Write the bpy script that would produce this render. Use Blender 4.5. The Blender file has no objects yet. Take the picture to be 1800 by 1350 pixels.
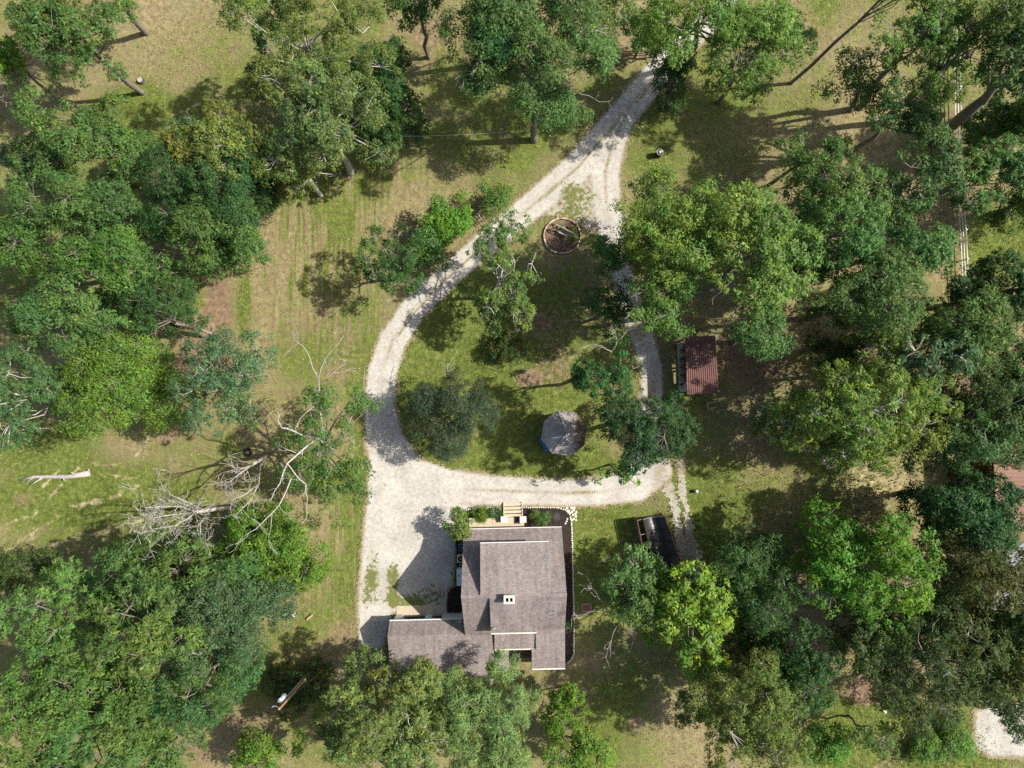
import bpy, math, random
import numpy as np
from mathutils import Vector, Matrix

# ------------------------------------------------------------------ camera, world, sun, exposure
scene = bpy.context.scene
H = 60.0                      # flying height in metres
TILT = math.radians(2.2)
SUN_EL, SUN_AZ = math.radians(45.0), math.radians(7.5)

cam_d = bpy.data.cameras.new("camera")
cam_d.sensor_width = 36.0
cam_d.lens = 24.0
cam_d.clip_end = 6000.0
cam = bpy.data.objects.new("camera", cam_d)
scene.collection.objects.link(cam)
cam.location = (0, 0, H)
cam.rotation_euler = (TILT, 0, 0)
scene.camera = cam

world = bpy.data.worlds.new("World")
scene.world = world
world.use_nodes = True
wn = world.node_tree
bg = wn.nodes["Background"]
sky = wn.nodes.new("ShaderNodeTexSky")
sky.sky_type = 'NISHITA'
sky.sun_disc = False
sky.dust_density = 3.0
sky.sun_elevation = SUN_EL
sky.sun_rotation = math.radians(90) - SUN_AZ
wn.links.new(sky.outputs[0], bg.inputs[0])
bg.inputs[1].default_value = 0.10

sun_dir = Vector((math.cos(SUN_EL) * math.cos(SUN_AZ), math.cos(SUN_EL) * math.sin(SUN_AZ), math.sin(SUN_EL)))
sun_d = bpy.data.lights.new("sun", 'SUN')
sun_d.energy = 4.9
sun_d.angle = math.radians(0.55)
sun_d.color = (1.0, 0.94, 0.84)
sun = bpy.data.objects.new("sun", sun_d)
scene.collection.objects.link(sun)
sun.rotation_euler = sun_dir.to_track_quat('Z', 'Y').to_euler()
sun.location = sun_dir * 200

scene.view_settings.view_transform = 'Standard'
scene.view_settings.look = 'None'
scene.view_settings.gamma = 1.0
scene.view_settings.exposure = 0.60
scene.view_settings.use_curve_mapping = False
scene.render.engine = 'CYCLES'
scene.cycles.max_bounces = 6
scene.cycles.diffuse_bounces = 3
scene.cycles.transmission_bounces = 4
scene.cycles.use_denoising = False

# ------------------------------------------------------------------ helpers
COL = scene.collection.objects
CT, ST = math.cos(TILT), math.sin(TILT)


def P(px, py, z=0.0):
    """point of the place at height z seen at pixel px,py of the survey photograph (1800 x 1350)"""
    x = (px - 900) / 1200.0
    y = (675 - py) / 1200.0
    dy = y * CT + ST
    dz = y * ST - CT
    t = (z - H) / dz
    return np.array([x * t, dy * t, z])


def PM(px, z):
    """metres per photograph pixel at height z"""
    return (H - z) / 1200.0


def vnoise(p, seed=0):
    """value noise, p (n,d) float"""
    p = np.asarray(p, float)
    i = np.floor(p).astype(np.int64)
    f = p - i
    f = f * f * (3 - 2 * f)
    d = p.shape[1]
    out = np.zeros(len(p))
    for c in range(2 ** d):
        w = np.ones(len(p))
        h = np.full(len(p), seed * 7919 + 17, dtype=np.int64)
        for k in range(d):
            b = (c >> k) & 1
            w = w * (f[:, k] if b else 1 - f[:, k])
            h = (h * 73856093) ^ ((i[:, k] + b) * (19349663, 83492791, 2654435761)[k])
            h = (h ^ (h >> 13)) & 0x7fffffff
        h = (h * 1103515245 + 12345) & 0x7fffffff
        h = (h ^ (h >> 11)) & 0xffff
        out += w * h / 65535.0
    return out


def fbm(p, oct=3, seed=0):
    p = np.asarray(p, float)
    s, a, t = 0, 1.0, 0
    for o in range(oct):
        s = s + a * vnoise(p * 2 ** o + 31.7 * o, seed + o)
        t += a
        a *= 0.5
    return s / t


def mesh_np(name, v, f, colors=None, attr="col", smooth=False):
    """mesh from arrays; f (n,3) or (n,4); colors per vertex (n,3)"""
    m = bpy.data.meshes.new(name)
    v = np.asarray(v, np.float32)
    f = np.asarray(f, np.int32)
    k = f.shape[1]
    m.vertices.add(len(v))
    m.vertices.foreach_set("co", v.ravel())
    m.loops.add(f.size)
    m.loops.foreach_set("vertex_index", f.ravel())
    m.polygons.add(len(f))
    m.polygons.foreach_set("loop_start", np.arange(0, f.size, k, dtype=np.int32))
    m.polygons.foreach_set("loop_total", np.full(len(f), k, dtype=np.int32))
    if smooth:
        m.polygons.foreach_set("use_smooth", np.ones(len(f), dtype=bool))
    if colors is not None:
        a = m.attributes.new(attr, 'FLOAT_COLOR', 'POINT')
        c4 = np.ones((len(v), 4), np.float32)
        c4[:, :colors.shape[1]] = colors
        a.data.foreach_set("color", c4.ravel())
    m.update(calc_edges=True)
    return m


def link(name, mesh, mat, parent=None):
    o = bpy.data.objects.new(name, mesh)
    if mat is not None and mesh is not None and not mesh.materials:
        mesh.materials.append(mat)
    COL.link(o)
    if parent is not None:
        o.parent = parent
    return o


def tag(o, label=None, cat=None, group=None, kind=None):
    if label: o["label"] = label
    if cat: o["category"] = cat
    if group: o["group"] = group
    if kind: o["kind"] = kind
    return o


def empty(name, loc=(0, 0, 0), rz=0.0, label=None, cat=None, group=None):
    o = bpy.data.objects.new(name, None)
    o.empty_display_size = 0.2
    COL.link(o)
    o.location = [float(c) for c in loc]
    o.rotation_euler = (0, 0, rz)
    return tag(o, label, cat, group)


class MB:
    def __init__(self):
        self.v, self.f = [], []

    def add(self, vs, fs):
        n = len(self.v)
        self.v += [tuple(float(c) for c in q) for q in vs]
        self.f += [tuple(n + i for i in q) for q in fs]
        return self

    def box(self, x0, x1, y0, y1, z0, z1):
        vs = [(x, y, z) for z in (z0, z1) for y in (y0, y1) for x in (x0, x1)]
        return self.add(vs, [(0, 2, 3, 1), (4, 5, 7, 6), (0, 1, 5, 4), (2, 6, 7, 3), (0, 4, 6, 2), (1, 3, 7, 5)])

    def obox(self, c, s, rz=0.0, jit=0.0, rng=None):
        cr, sr = math.cos(rz), math.sin(rz)
        vs = []
        for z in (-.5, .5):
            for y in (-.5, .5):
                for x in (-.5, .5):
                    k = (1 + (rng.uniform(-jit, jit) if rng else 0))
                    a, b = x * s[0] * k, y * s[1] * k
                    vs.append((c[0] + a * cr - b * sr, c[1] + a * sr + b * cr, c[2] + z * s[2]))
        return self.add(vs, [(0, 2, 3, 1), (4, 5, 7, 6), (0, 1, 5, 4), (2, 6, 7, 3), (0, 4, 6, 2), (1, 3, 7, 5)])

    def prism_x(self, prof, x0, x1):
        n = len(prof)
        vs = [(x0, y, z) for y, z in prof] + [(x1, y, z) for y, z in prof]
        fs = [tuple(range(n)), tuple(range(2 * n - 1, n - 1, -1))]
        fs += [(i, n + i, n + (i + 1) % n, (i + 1) % n) for i in range(n)]
        return self.add(vs, fs)

    def prism_z(self, poly, z0, z1):
        n = len(poly)
        vs = [(p[0], p[1], z0) for p in poly] + [(p[0], p[1], z1) for p in poly]
        fs = [tuple(range(n - 1, -1, -1)), tuple(range(n, 2 * n))]
        fs += [(i, (i + 1) % n, n + (i + 1) % n, n + i) for i in range(n)]
        return self.add(vs, fs)

    def slab(self, q, t):
        n = len(q)
        vs = [tuple(p) for p in q] + [(p[0], p[1], p[2] - t) for p in q]
        fs = [tuple(range(n)), tuple(range(2 * n - 1, n - 1, -1))]
        fs += [(i, n + i, n + (i + 1) % n, (i + 1) % n) for i in range(n)]
        return self.add(vs, fs)

    def tube(self, pts, rad, n=6, cap=True):
        pts = [Vector([float(c) for c in p]) for p in pts]
        base = len(self.v)
        m = len(pts)
        ref = None
        for i, p in enumerate(pts):
            d = (pts[min(i + 1, m - 1)] - pts[max(i - 1, 0)])
            if d.length < 1e-9: d = Vector((0, 0, 1))
            d.normalize()
            if ref is None:
                ref = d.orthogonal().normalized()
            ref = (ref - d * ref.dot(d))
            if ref.length < 1e-6: ref = d.orthogonal()
            ref.normalize()
            b = d.cross(ref)
            r = rad[i] if hasattr(rad, "__len__") else rad
            for k in range(n):
                a = 2 * math.pi * k / n
                q = p + (ref * math.cos(a) + b * math.sin(a)) * r
                self.v.append((q.x, q.y, q.z))
        for i in range(m - 1):
            for k in range(n):
                a, b2 = base + i * n + k, base + i * n + (k + 1) % n
                self.f.append((a, b2, b2 + n, a + n))
        if cap:
            self.f.append(tuple(base + k for k in range(n - 1, -1, -1)))
            self.f.append(tuple(base + (m - 1) * n + k for k in range(n)))
        return self

    def build(self, name, mat, parent=None, smooth=False):
        m = bpy.data.meshes.new(name)
        m.from_pydata(self.v, [], self.f)
        if smooth:
            for p in m.polygons: p.use_smooth = True
        m.update()
        return link(name, m, mat, parent)


# ------------------------------------------------------------------ materials
def mat(name, rough=0.8):
    m = bpy.data.materials.new(name)
    m.use_nodes = True
    nt = m.node_tree
    b = nt.nodes["Principled BSDF"]
    b.inputs["Roughness"].default_value = rough
    b.inputs["Specular IOR Level"].default_value = 0.3
    return m, nt, b


def node(nt, t, **kw):
    n = nt.nodes.new(t)
    for k, v in kw.items():
        if k in n.inputs: n.inputs[k].default_value = v
        else: setattr(n, k, v)
    return n


def tex_noise(nt, co, scale, detail=3.0, rough=0.6):
    n = node(nt, "ShaderNodeTexNoise", Scale=scale, Detail=detail, Roughness=rough)
    nt.links.new(co, n.inputs["Vector"])
    return n.outputs["Fac"]


def ramp(nt, fac, stops):
    r = nt.nodes.new("ShaderNodeValToRGB")
    e = r.color_ramp.elements
    while len(e) < len(stops): e.new(0.5)
    for k, (p, c) in enumerate(stops):
        e[k].position = p
        e[k].color = (c[0], c[1], c[2], 1) if hasattr(c, "__len__") else (c, c, c, 1)
    nt.links.new(fac, r.inputs[0])
    return r.outputs[0]


def mix(nt, fac, a, b, mode='MIX'):
    n = nt.nodes.new("ShaderNodeMix")
    n.data_type = 'RGBA'
    n.blend_type = mode
    for s, val in ((0, fac), (6, a), (7, b)):
        if isinstance(val, (int, float)): n.inputs[s].default_value = val
        elif isinstance(val, tuple): n.inputs[s].default_value = (*val, 1)
        else: nt.links.new(val, n.inputs[s])
    return n.outputs[2]


def mathn(nt, op, a, b=0.0):
    n = nt.nodes.new("ShaderNodeMath")
    n.operation = op
    for s, val in ((0, a), (1, b)):
        if isinstance(val, (int, float)): n.inputs[s].default_value = val
        else: nt.links.new(val, n.inputs[s])
    return n.outputs[0]


def bump(nt, b, h, strength, dist=0.05):
    n = node(nt, "ShaderNodeBump", Strength=strength, Distance=dist)
    nt.links.new(h, n.inputs["Height"])
    nt.links.new(n.outputs[0], b.inputs["Normal"])


def co_world(nt):
    return node(nt, "ShaderNodeNewGeometry").outputs["Position"]


def co_obj(nt):
    return node(nt, "ShaderNodeTexCoord").outputs["Object"]


def simple(name, col, rough=0.8, var=0.25, scale=6.0, metal=0.0):
    m, nt, b = mat(name, rough)
    n = tex_noise(nt, co_obj(nt), scale, 4)
    lo = tuple(c * (1 - var) for c in col)
    hi = tuple(min(1, c * (1 + var)) for c in col)
    nt.links.new(ramp(nt, n, [(0.3, lo), (0.7, hi)]), b.inputs["Base Color"])
    b.inputs["Metallic"].default_value = metal
    return m


# leaf: colour from the leaf's own attribute, some light shines through
m_leaf, nt, b = mat("leaf", 0.5)
at = node(nt, "ShaderNodeVertexColor", layer_name="col")
nt.links.new(at.outputs[0], b.inputs["Base Color"])
b.inputs["Specular IOR Level"].default_value = 0.22
tr = nt.nodes.new("ShaderNodeBsdfTranslucent")
hs = node(nt, "ShaderNodeHueSaturation", Hue=0.485, Saturation=1.1, Value=1.35)
nt.links.new(at.outputs[0], hs.inputs["Color"])
nt.links.new(hs.outputs[0], tr.inputs["Color"])
ms = node(nt, "ShaderNodeMixShader", Fac=0.36)
nt.links.new(b.outputs[0], ms.inputs[1])
nt.links.new(tr.outputs[0], ms.inputs[2])
nt.links.new(ms.outputs[0], nt.nodes["Material Output"].inputs[0])

# bark
def bark(name, lo, hi):
    m, nt, b = mat(name, 0.9)
    c = co_obj(nt)
    mp = node(nt, "ShaderNodeMapping")
    mp.inputs["Scale"].default_value = (9, 9, 2)
    nt.links.new(c, mp.inputs[0])
    n = tex_noise(nt, mp.outputs[0], 1.0, 5, 0.7)
    nt.links.new(ramp(nt, n, [(0.3, lo), (0.7, hi)]), b.inputs["Base Color"])
    bump(nt, b, n, 0.6, 0.05)
    return m

m_bark = bark("bark", (0.10, 0.085, 0.065), (0.27, 0.24, 0.20))
m_bark_pale = bark("pale_bark", (0.30, 0.28, 0.24), (0.52, 0.49, 0.44))
m_dead = bark("dead_wood", (0.22, 0.195, 0.17), (0.56, 0.53, 0.49))

# ground
m_ground, nt, b = mat("dry_grass_ground", 0.95)
b.inputs["Specular IOR Level"].default_value = 0.1
c = co_world(nt)
at = node(nt, "ShaderNodeVertexColor", layer_name="col")
sep = nt.nodes.new("ShaderNodeSeparateColor")
nt.links.new(at.outputs[0], sep.inputs[0])
n_big = tex_noise(nt, c, 0.35, 4, 0.6)
n_mid = tex_noise(nt, c, 2.2, 4, 0.65)
n_fine = mathn(nt, 'ADD', mathn(nt, 'MULTIPLY', tex_noise(nt, c, 7.0, 5, 0.8), .65), mathn(nt, 'MULTIPLY', n_mid, .35))
mp = node(nt, "ShaderNodeMapping")
mp.inputs["Scale"].default_value = (3.4, 0.22, 1)
nt.links.new(c, mp.inputs[0])
n_mow = tex_noise(nt, mp.outputs[0], 1.0, 2, 0.5)
straw = ramp(nt, n_fine, [(0.25, (0.130, 0.105, 0.048)), (0.5, (0.255, 0.212, 0.110)), (0.75, (0.42, 0.365, 0.220))])
green = ramp(nt, n_fine, [(0.25, (0.052, 0.080, 0.014)), (0.5, (0.120, 0.155, 0.032)), (0.75, (0.250, 0.275, 0.085))])
soil = ramp(nt, n_fine, [(0.25, (0.120, 0.078, 0.046)), (0.5, (0.225, 0.155, 0.098)), (0.8, (0.345, 0.260, 0.180))])
pale = ramp(nt, n_fine, [(0.25, (0.32, 0.255, 0.135)), (0.75, (0.52, 0.44, 0.28))])
def soften(nt, w, n, amt):
    s = mathn(nt, 'ADD', w, mathn(nt, 'MULTIPLY', mathn(nt, 'SUBTRACT', n, 0.5), amt))
    return ramp(nt, s, [(0.3, 0.0), (0.7, 1.0)])
gw = mathn(nt, 'ADD', sep.outputs[0], mathn(nt, 'MULTIPLY', mathn(nt, 'SUBTRACT', n_big, 0.5), 1.0))
gw = mathn(nt, 'ADD', gw, mathn(nt, 'MULTIPLY', mathn(nt, 'SUBTRACT', n_mow, 0.5), mathn(nt, 'ADD', mathn(nt, 'MULTIPLY', at.outputs[1], 2.0), .25)))
col = mix(nt, soften(nt, gw, n_mid, 1.1), straw, green)
col = mix(nt, soften(nt, sep.outputs[1], n_mid, 1.2), col, soil)
col = mix(nt, soften(nt, sep.outputs[2], n_mid, 0.8), col, pale)
col = mix(nt, 1.0, col, ramp(nt, n_mid, [(0.3, 0.70), (0.5, 0.92), (0.7, 1.18)]), 'MULTIPLY')
col = mix(nt, 1.0, col, ramp(nt, n_big, [(0.3, 0.84), (0.7, 1.08)]), 'MULTIPLY')
nt.links.new(col, b.inputs["Base Color"])
bump(nt, b, n_fine, 0.45, 0.06)

# gravel
m_gravel, nt, b = mat("white_gravel", 0.95)
b.inputs["Specular IOR Level"].default_value = 0.1
c = co_world(nt)
at = node(nt, "ShaderNodeVertexColor", layer_name="col")
sep = nt.nodes.new("ShaderNodeSeparateColor")
nt.links.new(at.outputs[0], sep.inputs[0])
n_big = tex_noise(nt, c, 0.5, 4)
n_mid = tex_noise(nt, c, 3.0, 5, 0.7)
n_fine = tex_noise(nt, c, 18.0, 3, 0.7)
vo = node(nt, "ShaderNodeTexVoronoi", Scale=9.0)
nt.links.new(c, vo.inputs["Vector"])
base = ramp(nt, n_fine, [(0.28, (0.36, 0.335, 0.29)), (0.5, (0.49, 0.465, 0.415)), (0.75, (0.59, 0.57, 0.52))])
base = mix(nt, 0.5, base, ramp(nt, n_mid, [(0.33, (0.27, 0.245, 0.205)), (0.5, (0.46, 0.435, 0.39)), (0.66, (0.62, 0.60, 0.55))]))
base = mix(nt, 1.0, base, ramp(nt, n_big, [(0.3, 0.80), (0.7, 1.10)]), 'MULTIPLY')
dirt = ramp(nt, n_fine, [(0.3, (0.15, 0.122, 0.062)), (0.7, (0.36, 0.305, 0.185))])
weed = ramp(nt, n_fine, [(0.3, (0.07, 0.085, 0.020)), (0.7, (0.22, 0.23, 0.08))])
s = mathn(nt, 'ADD', sep.outputs[0], mathn(nt, 'MULTIPLY', mathn(nt, 'SUBTRACT', n_mid, 0.5), 1.5))
base = mix(nt, ramp(nt, s, [(0.4, 0.0), (0.75, 1.0)]), base, dirt)
s = mathn(nt, 'ADD', sep.outputs[1], mathn(nt, 'MULTIPLY', mathn(nt, 'SUBTRACT', n_mid, 0.5), 2.0))
base = mix(nt, ramp(nt, s, [(0.5, 0.0), (0.7, 1.0)]), base, weed)
nt.links.new(base, b.inputs["Base Color"])
bump(nt, b, n_fine, 0.7, 0.05)

# grass blades
m_blade, nt, b = mat("grass_blade", 0.7)
at = node(nt, "ShaderNodeVertexColor", layer_name="col")
nt.links.new(at.outputs[0], b.inputs["Base Color"])

# roof shingles (courses run across the slope)
def shingles(name, lo, mid_, hi, sx=1.0):
    m, nt, b = mat(name, 0.9)
    b.inputs["Specular IOR Level"].default_value = 0.10
    c = co_obj(nt)
    br = node(nt, "ShaderNodeTexBrick", Scale=1.0)
    br.inputs["Brick Width"].default_value = 0.20
    br.inputs["Row Height"].default_value = 0.145
    br.inputs["Mortar Size"].default_value = 0.012
    br.inputs["Color1"].default_value = (*lo, 1)
    br.inputs["Color2"].default_value = (*hi, 1)
    br.inputs["Mortar"].default_value = (lo[0] * .6, lo[1] * .6, lo[2] * .6, 1)
    nt.links.new(c, br.inputs["Vector"])
    n = tex_noise(nt, c, 16.0, 3, 0.8)
    n2 = tex_noise(nt, c, 0.5, 4, 0.6)
    grain = ramp(nt, n, [(0.3, lo), (0.5, mid_), (0.72, hi)])
    colr = mix(nt, 0.72, br.outputs["Color"], grain)
    colr = mix(nt, 1.0, colr, ramp(nt, n2, [(0.3, 0.80), (0.7, 1.08)]), 'MULTIPLY')
    mp = node(nt, "ShaderNodeMapping")
    mp.inputs["Scale"].default_value = (2.6, .28, .28)
    nt.links.new(c, mp.inputs[0])
    streak = tex_noise(nt, mp.outputs[0], 1.0, 4, 0.65)
    colr = mix(nt, 1.0, colr, ramp(nt, streak, [(0.32, 0.78), (0.5, 1.0), (0.7, 1.10)]), 'MULTIPLY')
    nt.links.new(colr, b.inputs["Base Color"])
    bump(nt, b, br.outputs["Fac"], 0.5, -0.02)
    return m

m_shingle = shingles("asphalt_shingle", (0.125, 0.103, 0.097), (0.25, 0.212, 0.202), (0.43, 0.38, 0.365))
m_shake = shingles("weathered_shake", (0.22, 0.205, 0.19), (0.37, 0.345, 0.32), (0.52, 0.49, 0.46))
# moss and leaf litter on the gazebo roof
nt = m_shake.node_tree
b = nt.nodes["Principled BSDF"]
prev = b.inputs["Base Color"].links[0].from_socket
c = co_obj(nt)
sx = nt.nodes.new("ShaderNodeSeparateXYZ")
nt.links.new(c, sx.inputs[0])
e = mathn(nt, 'MULTIPLY', sx.outputs[0], 0.42)
e = mathn(nt, 'ADD', e, tex_noise(nt, c, 8.0, 4, 0.8))
litter = ramp(nt, tex_noise(nt, c, 18.0, 2), [(0.35, (0.030, 0.020, 0.012)), (0.6, (0.085, 0.055, 0.028)), (0.8, (0.20, 0.13, 0.05))])
nt.links.new(mix(nt, ramp(nt, e, [(0.78, 0.0), (0.98, 0.9)]), prev, litter), b.inputs["Base Color"])

def metal_roof(name, c1, c2, rust):
    m, nt, b = mat(name, 0.55)
    c = co_obj(nt)
    n = tex_noise(nt, c, 1.3, 5, 0.65)
    nt.links.new(ramp(nt, n, [(0.3, c1), (0.55, c2), (0.75, rust)]), b.inputs["Base Color"])
    return m

m_redmetal = metal_roof("red_brown_metal", (0.105, 0.052, 0.046), (0.15, 0.072, 0.060), (0.21, 0.10, 0.072))
m_salmon = metal_roof("salmon_metal", (0.30, 0.175, 0.125), (0.36, 0.215, 0.155), (0.42, 0.26, 0.185))
m_greymetal = metal_roof("pale_grey_metal", (0.24, 0.25, 0.27), (0.31, 0.32, 0.34), (0.36, 0.37, 0.38))
m_white = simple("white_paint", (0.66, 0.66, 0.64), 0.6, 0.05)
m_siding = simple("pale_siding", (0.62, 0.60, 0.56), 0.7, 0.06)
m_cream = simple("cream_masonry", (0.66, 0.60, 0.50), 0.85, 0.12)
m_tan = simple("tan_boards", (0.50, 0.42, 0.31), 0.8, 0.14, 3)
m_concrete = simple("tan_concrete", (0.47, 0.39, 0.285), 0.9, 0.12, 2)
m_mulch = simple("dark_mulch", (0.030, 0.022, 0.018), 1.0, 0.6, 9)
m_stone = simple("pale_stone", (0.66, 0.63, 0.57), 0.9, 0.16, 5)
m_darkstone = simple("weathered_stone", (0.30, 0.26, 0.22), 0.9, 0.2, 5)
m_brick = simple("pink_brick", (0.46, 0.29, 0.23), 0.9, 0.2, 5)
m_brick2 = simple("pale_brick", (0.60, 0.47, 0.40), 0.9, 0.15, 5)
m_brick3 = simple("dull_brick", (0.30, 0.17, 0.13), 0.9, 0.2, 5)
m_soil, nt, b = mat("bed_soil", 1.0)
c = co_obj(nt)
nt.links.new(mix(nt, ramp(nt, tex_noise(nt, c, 2.2, 5, .75), [(.5, 0.0), (.66, 1.0)]), ramp(nt, tex_noise(nt, c, 9, 4, .7), [(.3, (.06, .04, .03)), (.7, (.19, .13, .095))]),
                 ramp(nt, tex_noise(nt, c, 12, 4, .7), [(.3, (.14, .11, .045)), (.7, (.36, .29, .15))])), b.inputs["Base Color"])
m_glass = simple("dark_glass", (0.03, 0.04, 0.05), 0.1, 0.1)
m_black = simple("black_plastic", (0.012, 0.012, 0.014), 0.45, 0.3)
m_tarp, nt, b = mat("black_tarp", 0.42)
b.inputs["Base Color"].default_value = (0.024, 0.023, 0.027, 1)
b.inputs["Specular IOR Level"].default_value = 0.55
bump(nt, b, tex_noise(nt, co_obj(nt), 3.0, 3), 0.12, 0.1)
m_rust = simple("rusty_brown_steel", (0.10, 0.065, 0.055), 0.7, 0.3, 8)
m_steel = simple("grey_steel", (0.45, 0.46, 0.48), 0.4, 0.1, 8, 0.6)
m_blue = simple("blue_paint", (0.045, 0.16, 0.38), 0.6, 0.15, 4)
m_paleblue = simple("pale_blue_enamel", (0.62, 0.70, 0.74), 0.5, 0.06)
m_pole = simple("treated_pole_wood", (0.32, 0.19, 0.095), 0.85, 0.2, 3)
m_darkwood = simple("dark_weathered_wood", (0.075, 0.060, 0.048), 0.9, 0.35, 5)
m_greywood = simple("grey_weathered_wood", (0.40, 0.36, 0.31), 0.9, 0.2, 5)
m_fence_white = simple("white_rail_paint", (0.82, 0.82, 0.80), 0.5, 0.03)
m_pink = simple("pink_sign_paint", (0.60, 0.16, 0.20), 0.6, 0.1)
m_yellow = simple("yellow_guard", (0.70, 0.48, 0.05), 0.6, 0.1)
m_redwall = simple("dark_red_wall", (0.10, 0.035, 0.025), 0.8, 0.2)
m_firewood = simple("split_firewood", (0.42, 0.28, 0.15), 0.9, 0.35, 4)

# ------------------------------------------------------------------ ground sheet
XR, YR, CELL = 62.0, 48.0, 0.30
gx = np.concatenate([[-2600, -900, -300, -120], np.arange(-XR, XR + 1e-6, CELL), [120, 300, 900, 2600]])
gy = np.concatenate([[-2600, -900, -300, -110], np.arange(-YR, YR + 1e-6, CELL), [110, 300, 900, 2600]])
GX, GY = np.meshgrid(gx, gy)
gp = np.stack([GX.ravel(), GY.ravel()], 1)


def W(pts):
    return np.array([P(x, y)[:2] for x, y in pts])


def seg_dist(p, line):
    best = np.full(len(p), 1e9)
    tt = np.zeros(len(p))
    for i in range(len(line) - 1):
        a, b_ = line[i], line[i + 1]
        ab = b_ - a
        t = np.clip(((p - a) @ ab) / max(ab @ ab, 1e-9), 0, 1)
        d = np.linalg.norm(p - (a + t[:, None] * ab), axis=1)
        w = d < best
        best[w] = d[w]
        tt[w] = (i + t[w]) / (len(line) - 1)
    return best, tt


def poly_sd(p, poly):
    """signed distance, positive inside"""
    inside = np.zeros(len(p), bool)
    n = len(poly)
    d = np.full(len(p), 1e9)
    for i in range(n):
        a, b_ = poly[i], poly[(i + 1) % n]
        ab = b_ - a
        t = np.clip(((p - a) @ ab) / max(ab @ ab, 1e-9), 0, 1)
        d = np.minimum(d, np.linalg.norm(p - (a + t[:, None] * ab), axis=1))
        cr = ((a[1] > p[:, 1]) != (b_[1] > p[:, 1]))
        dy = (b_[1] - a[1]) if abs(b_[1] - a[1]) > 1e-9 else 1e-9
        inside ^= cr & (p[:, 0] < (b_[0] - a[0]) * (p[:, 1] - a[1]) / dy + a[0])
    return np.where(inside, d, -d)


# patches of the sward: (x, y, rx, ry, amount) in survey pixels
GREEN = [(870, 660, 170, 200, .42), (860, 820, 160, 40, .35), (900, 540, 90, 120, .2), (1060, 930, 60, 60, .45), (620, 980, 40, 180, .38),
         (560, 1040, 80, 60, .2), (240, 190, 90, 40, .5), (130, 860, 170, 50, .45), (60, 780, 80, 40, .55), (60, 880, 60, 40, .35), (300, 920, 60, 60, .4),
         (1770, 420, 80, 60, .95), (1540, 1260, 80, 40, .95), (1640, 1310, 120, 60, .8), (760, 250, 60, 30, .3), (520, 640, 60, 60, .15),
         (650, 700, 40, 100, .3), (1080, 1220, 80, 80, .42), (990, 350, 40, 20, .2), (1250, 900, 60, 80, .3), (430, 520, 12, 70, .5), (340, 560, 40, 70, .35),
         (1130, 240, 50, 60, .2), (820, 130, 80, 60, .1), (680, 300, 80, 50, .15), (1060, 140, 40, 40, .15), (460, 1080, 50, 40, .15),
         (820, 700, 120, 130, .25), (760, 560, 50, 60, .2), (1000, 640, 60, 60, .35), (1050, 990, 40, 60, .4), (1400, 180, 80, 40, .1), (480, 1210, 90, 90, .15),
         (40, 500, 60, 40, .3), (640, 860, 20, 60, .25), (10, 20, 30, 40, .2)]
SOIL = [(385, 530, 30, 70, .95), (370, 620, 60, 60, .55), (290, 740, 30, 60, .75), (330, 450, 40, 20, .6), (560, 560, 60, 40, .40), (600, 640, 30, 60, .42),
        (820, 80, 120, 50, .45), (1050, 70, 60, 50, .45), (930, 665, 22, 14, .7), (940, 560, 40, 30, .5), (1410, 60, 90, 60, .38), (1300, 650, 90, 60, .5),
        (1360, 600, 90, 60, .45), (1450, 350, 120, 80, .3), (1520, 1220, 40, 22, .95), (1120, 1270, 20, 16, .8), (330, 560, 20, 60, .3), (40, 880, 30, 20, .5),
        (700, 330, 50, 30, .35), (480, 480, 25, 70, .25), (1130, 820, 40, 14, .5), (690, 410, 30, 20, .15), (350, 860, 60, 30, .35), (440, 1280, 60, 60, .6), (330, 1320, 60, 30, .6),
        (1430, 280, 60, 60, .4), (1300, 950, 80, 60, .3), (1620, 330, 60, 60, .5), (1420, 1050, 50, 40, .6), (1560, 910, 50, 30, .3), (1350, 900, 60, 60, .25),
        (60, 205, 40, 40, .5), (500, 600, 50, 40, .35), (540, 480, 40, 80, .1), (1680, 700, 80, 120, .6), (1750, 900, 60, 120, .6), (1600, 1130, 120, 80, .5)]
PALE = [(440, 110, 60, 60, .25), (300, 60, 60, 40, .2), (1540, 840, 90, 55, .6), (1300, 830, 60, 50, .35), (560, 380, 110, 130, .12), (1380, 750, 60, 60, .3), (290, 120, 60, 20, .3)]
TRACKS = [[(0, 975), (60, 945), (120, 890), (210, 870), (240, 858)], [(20, 960), (70, 930), (130, 890), (180, 885), (260, 845)], [(0, 925), (60, 905), (110, 850), (150, 810)],
          [(170, 832), (200, 837), (240, 840)], [(0, 992), (80, 960), (160, 940), (250, 915)], [(270, 215), (320, 195), (360, 178)], [(205, 820), (150, 812), (110, 820), (75, 855)],
          [(280, 720), (255, 780), (240, 800)], [(265, 170), (290, 150)], [(325, 205), (295, 225)], [(1638, 850), (1645, 835), (1640, 800)], [(1645, 880), (1625, 870)],
          [(275, 1290), (300, 1320)]]


def soft(p, lst, seed):
    out = np.zeros(len(p))
    wob = (fbm(p * 0.22, 3, seed) - 0.5) * 1.1
    for (x, y, rx, ry, a) in lst:
        c0 = P(x, y)
        k = PM(0, 0)
        d = np.sqrt(((p[:, 0] - c0[0]) / (rx * k)) ** 2 + ((p[:, 1] - c0[1]) / (ry * k)) ** 2)
        out += a * np.clip(1.35 - d + wob, 0, 1)
    return np.clip(out, 0, 1)


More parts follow.
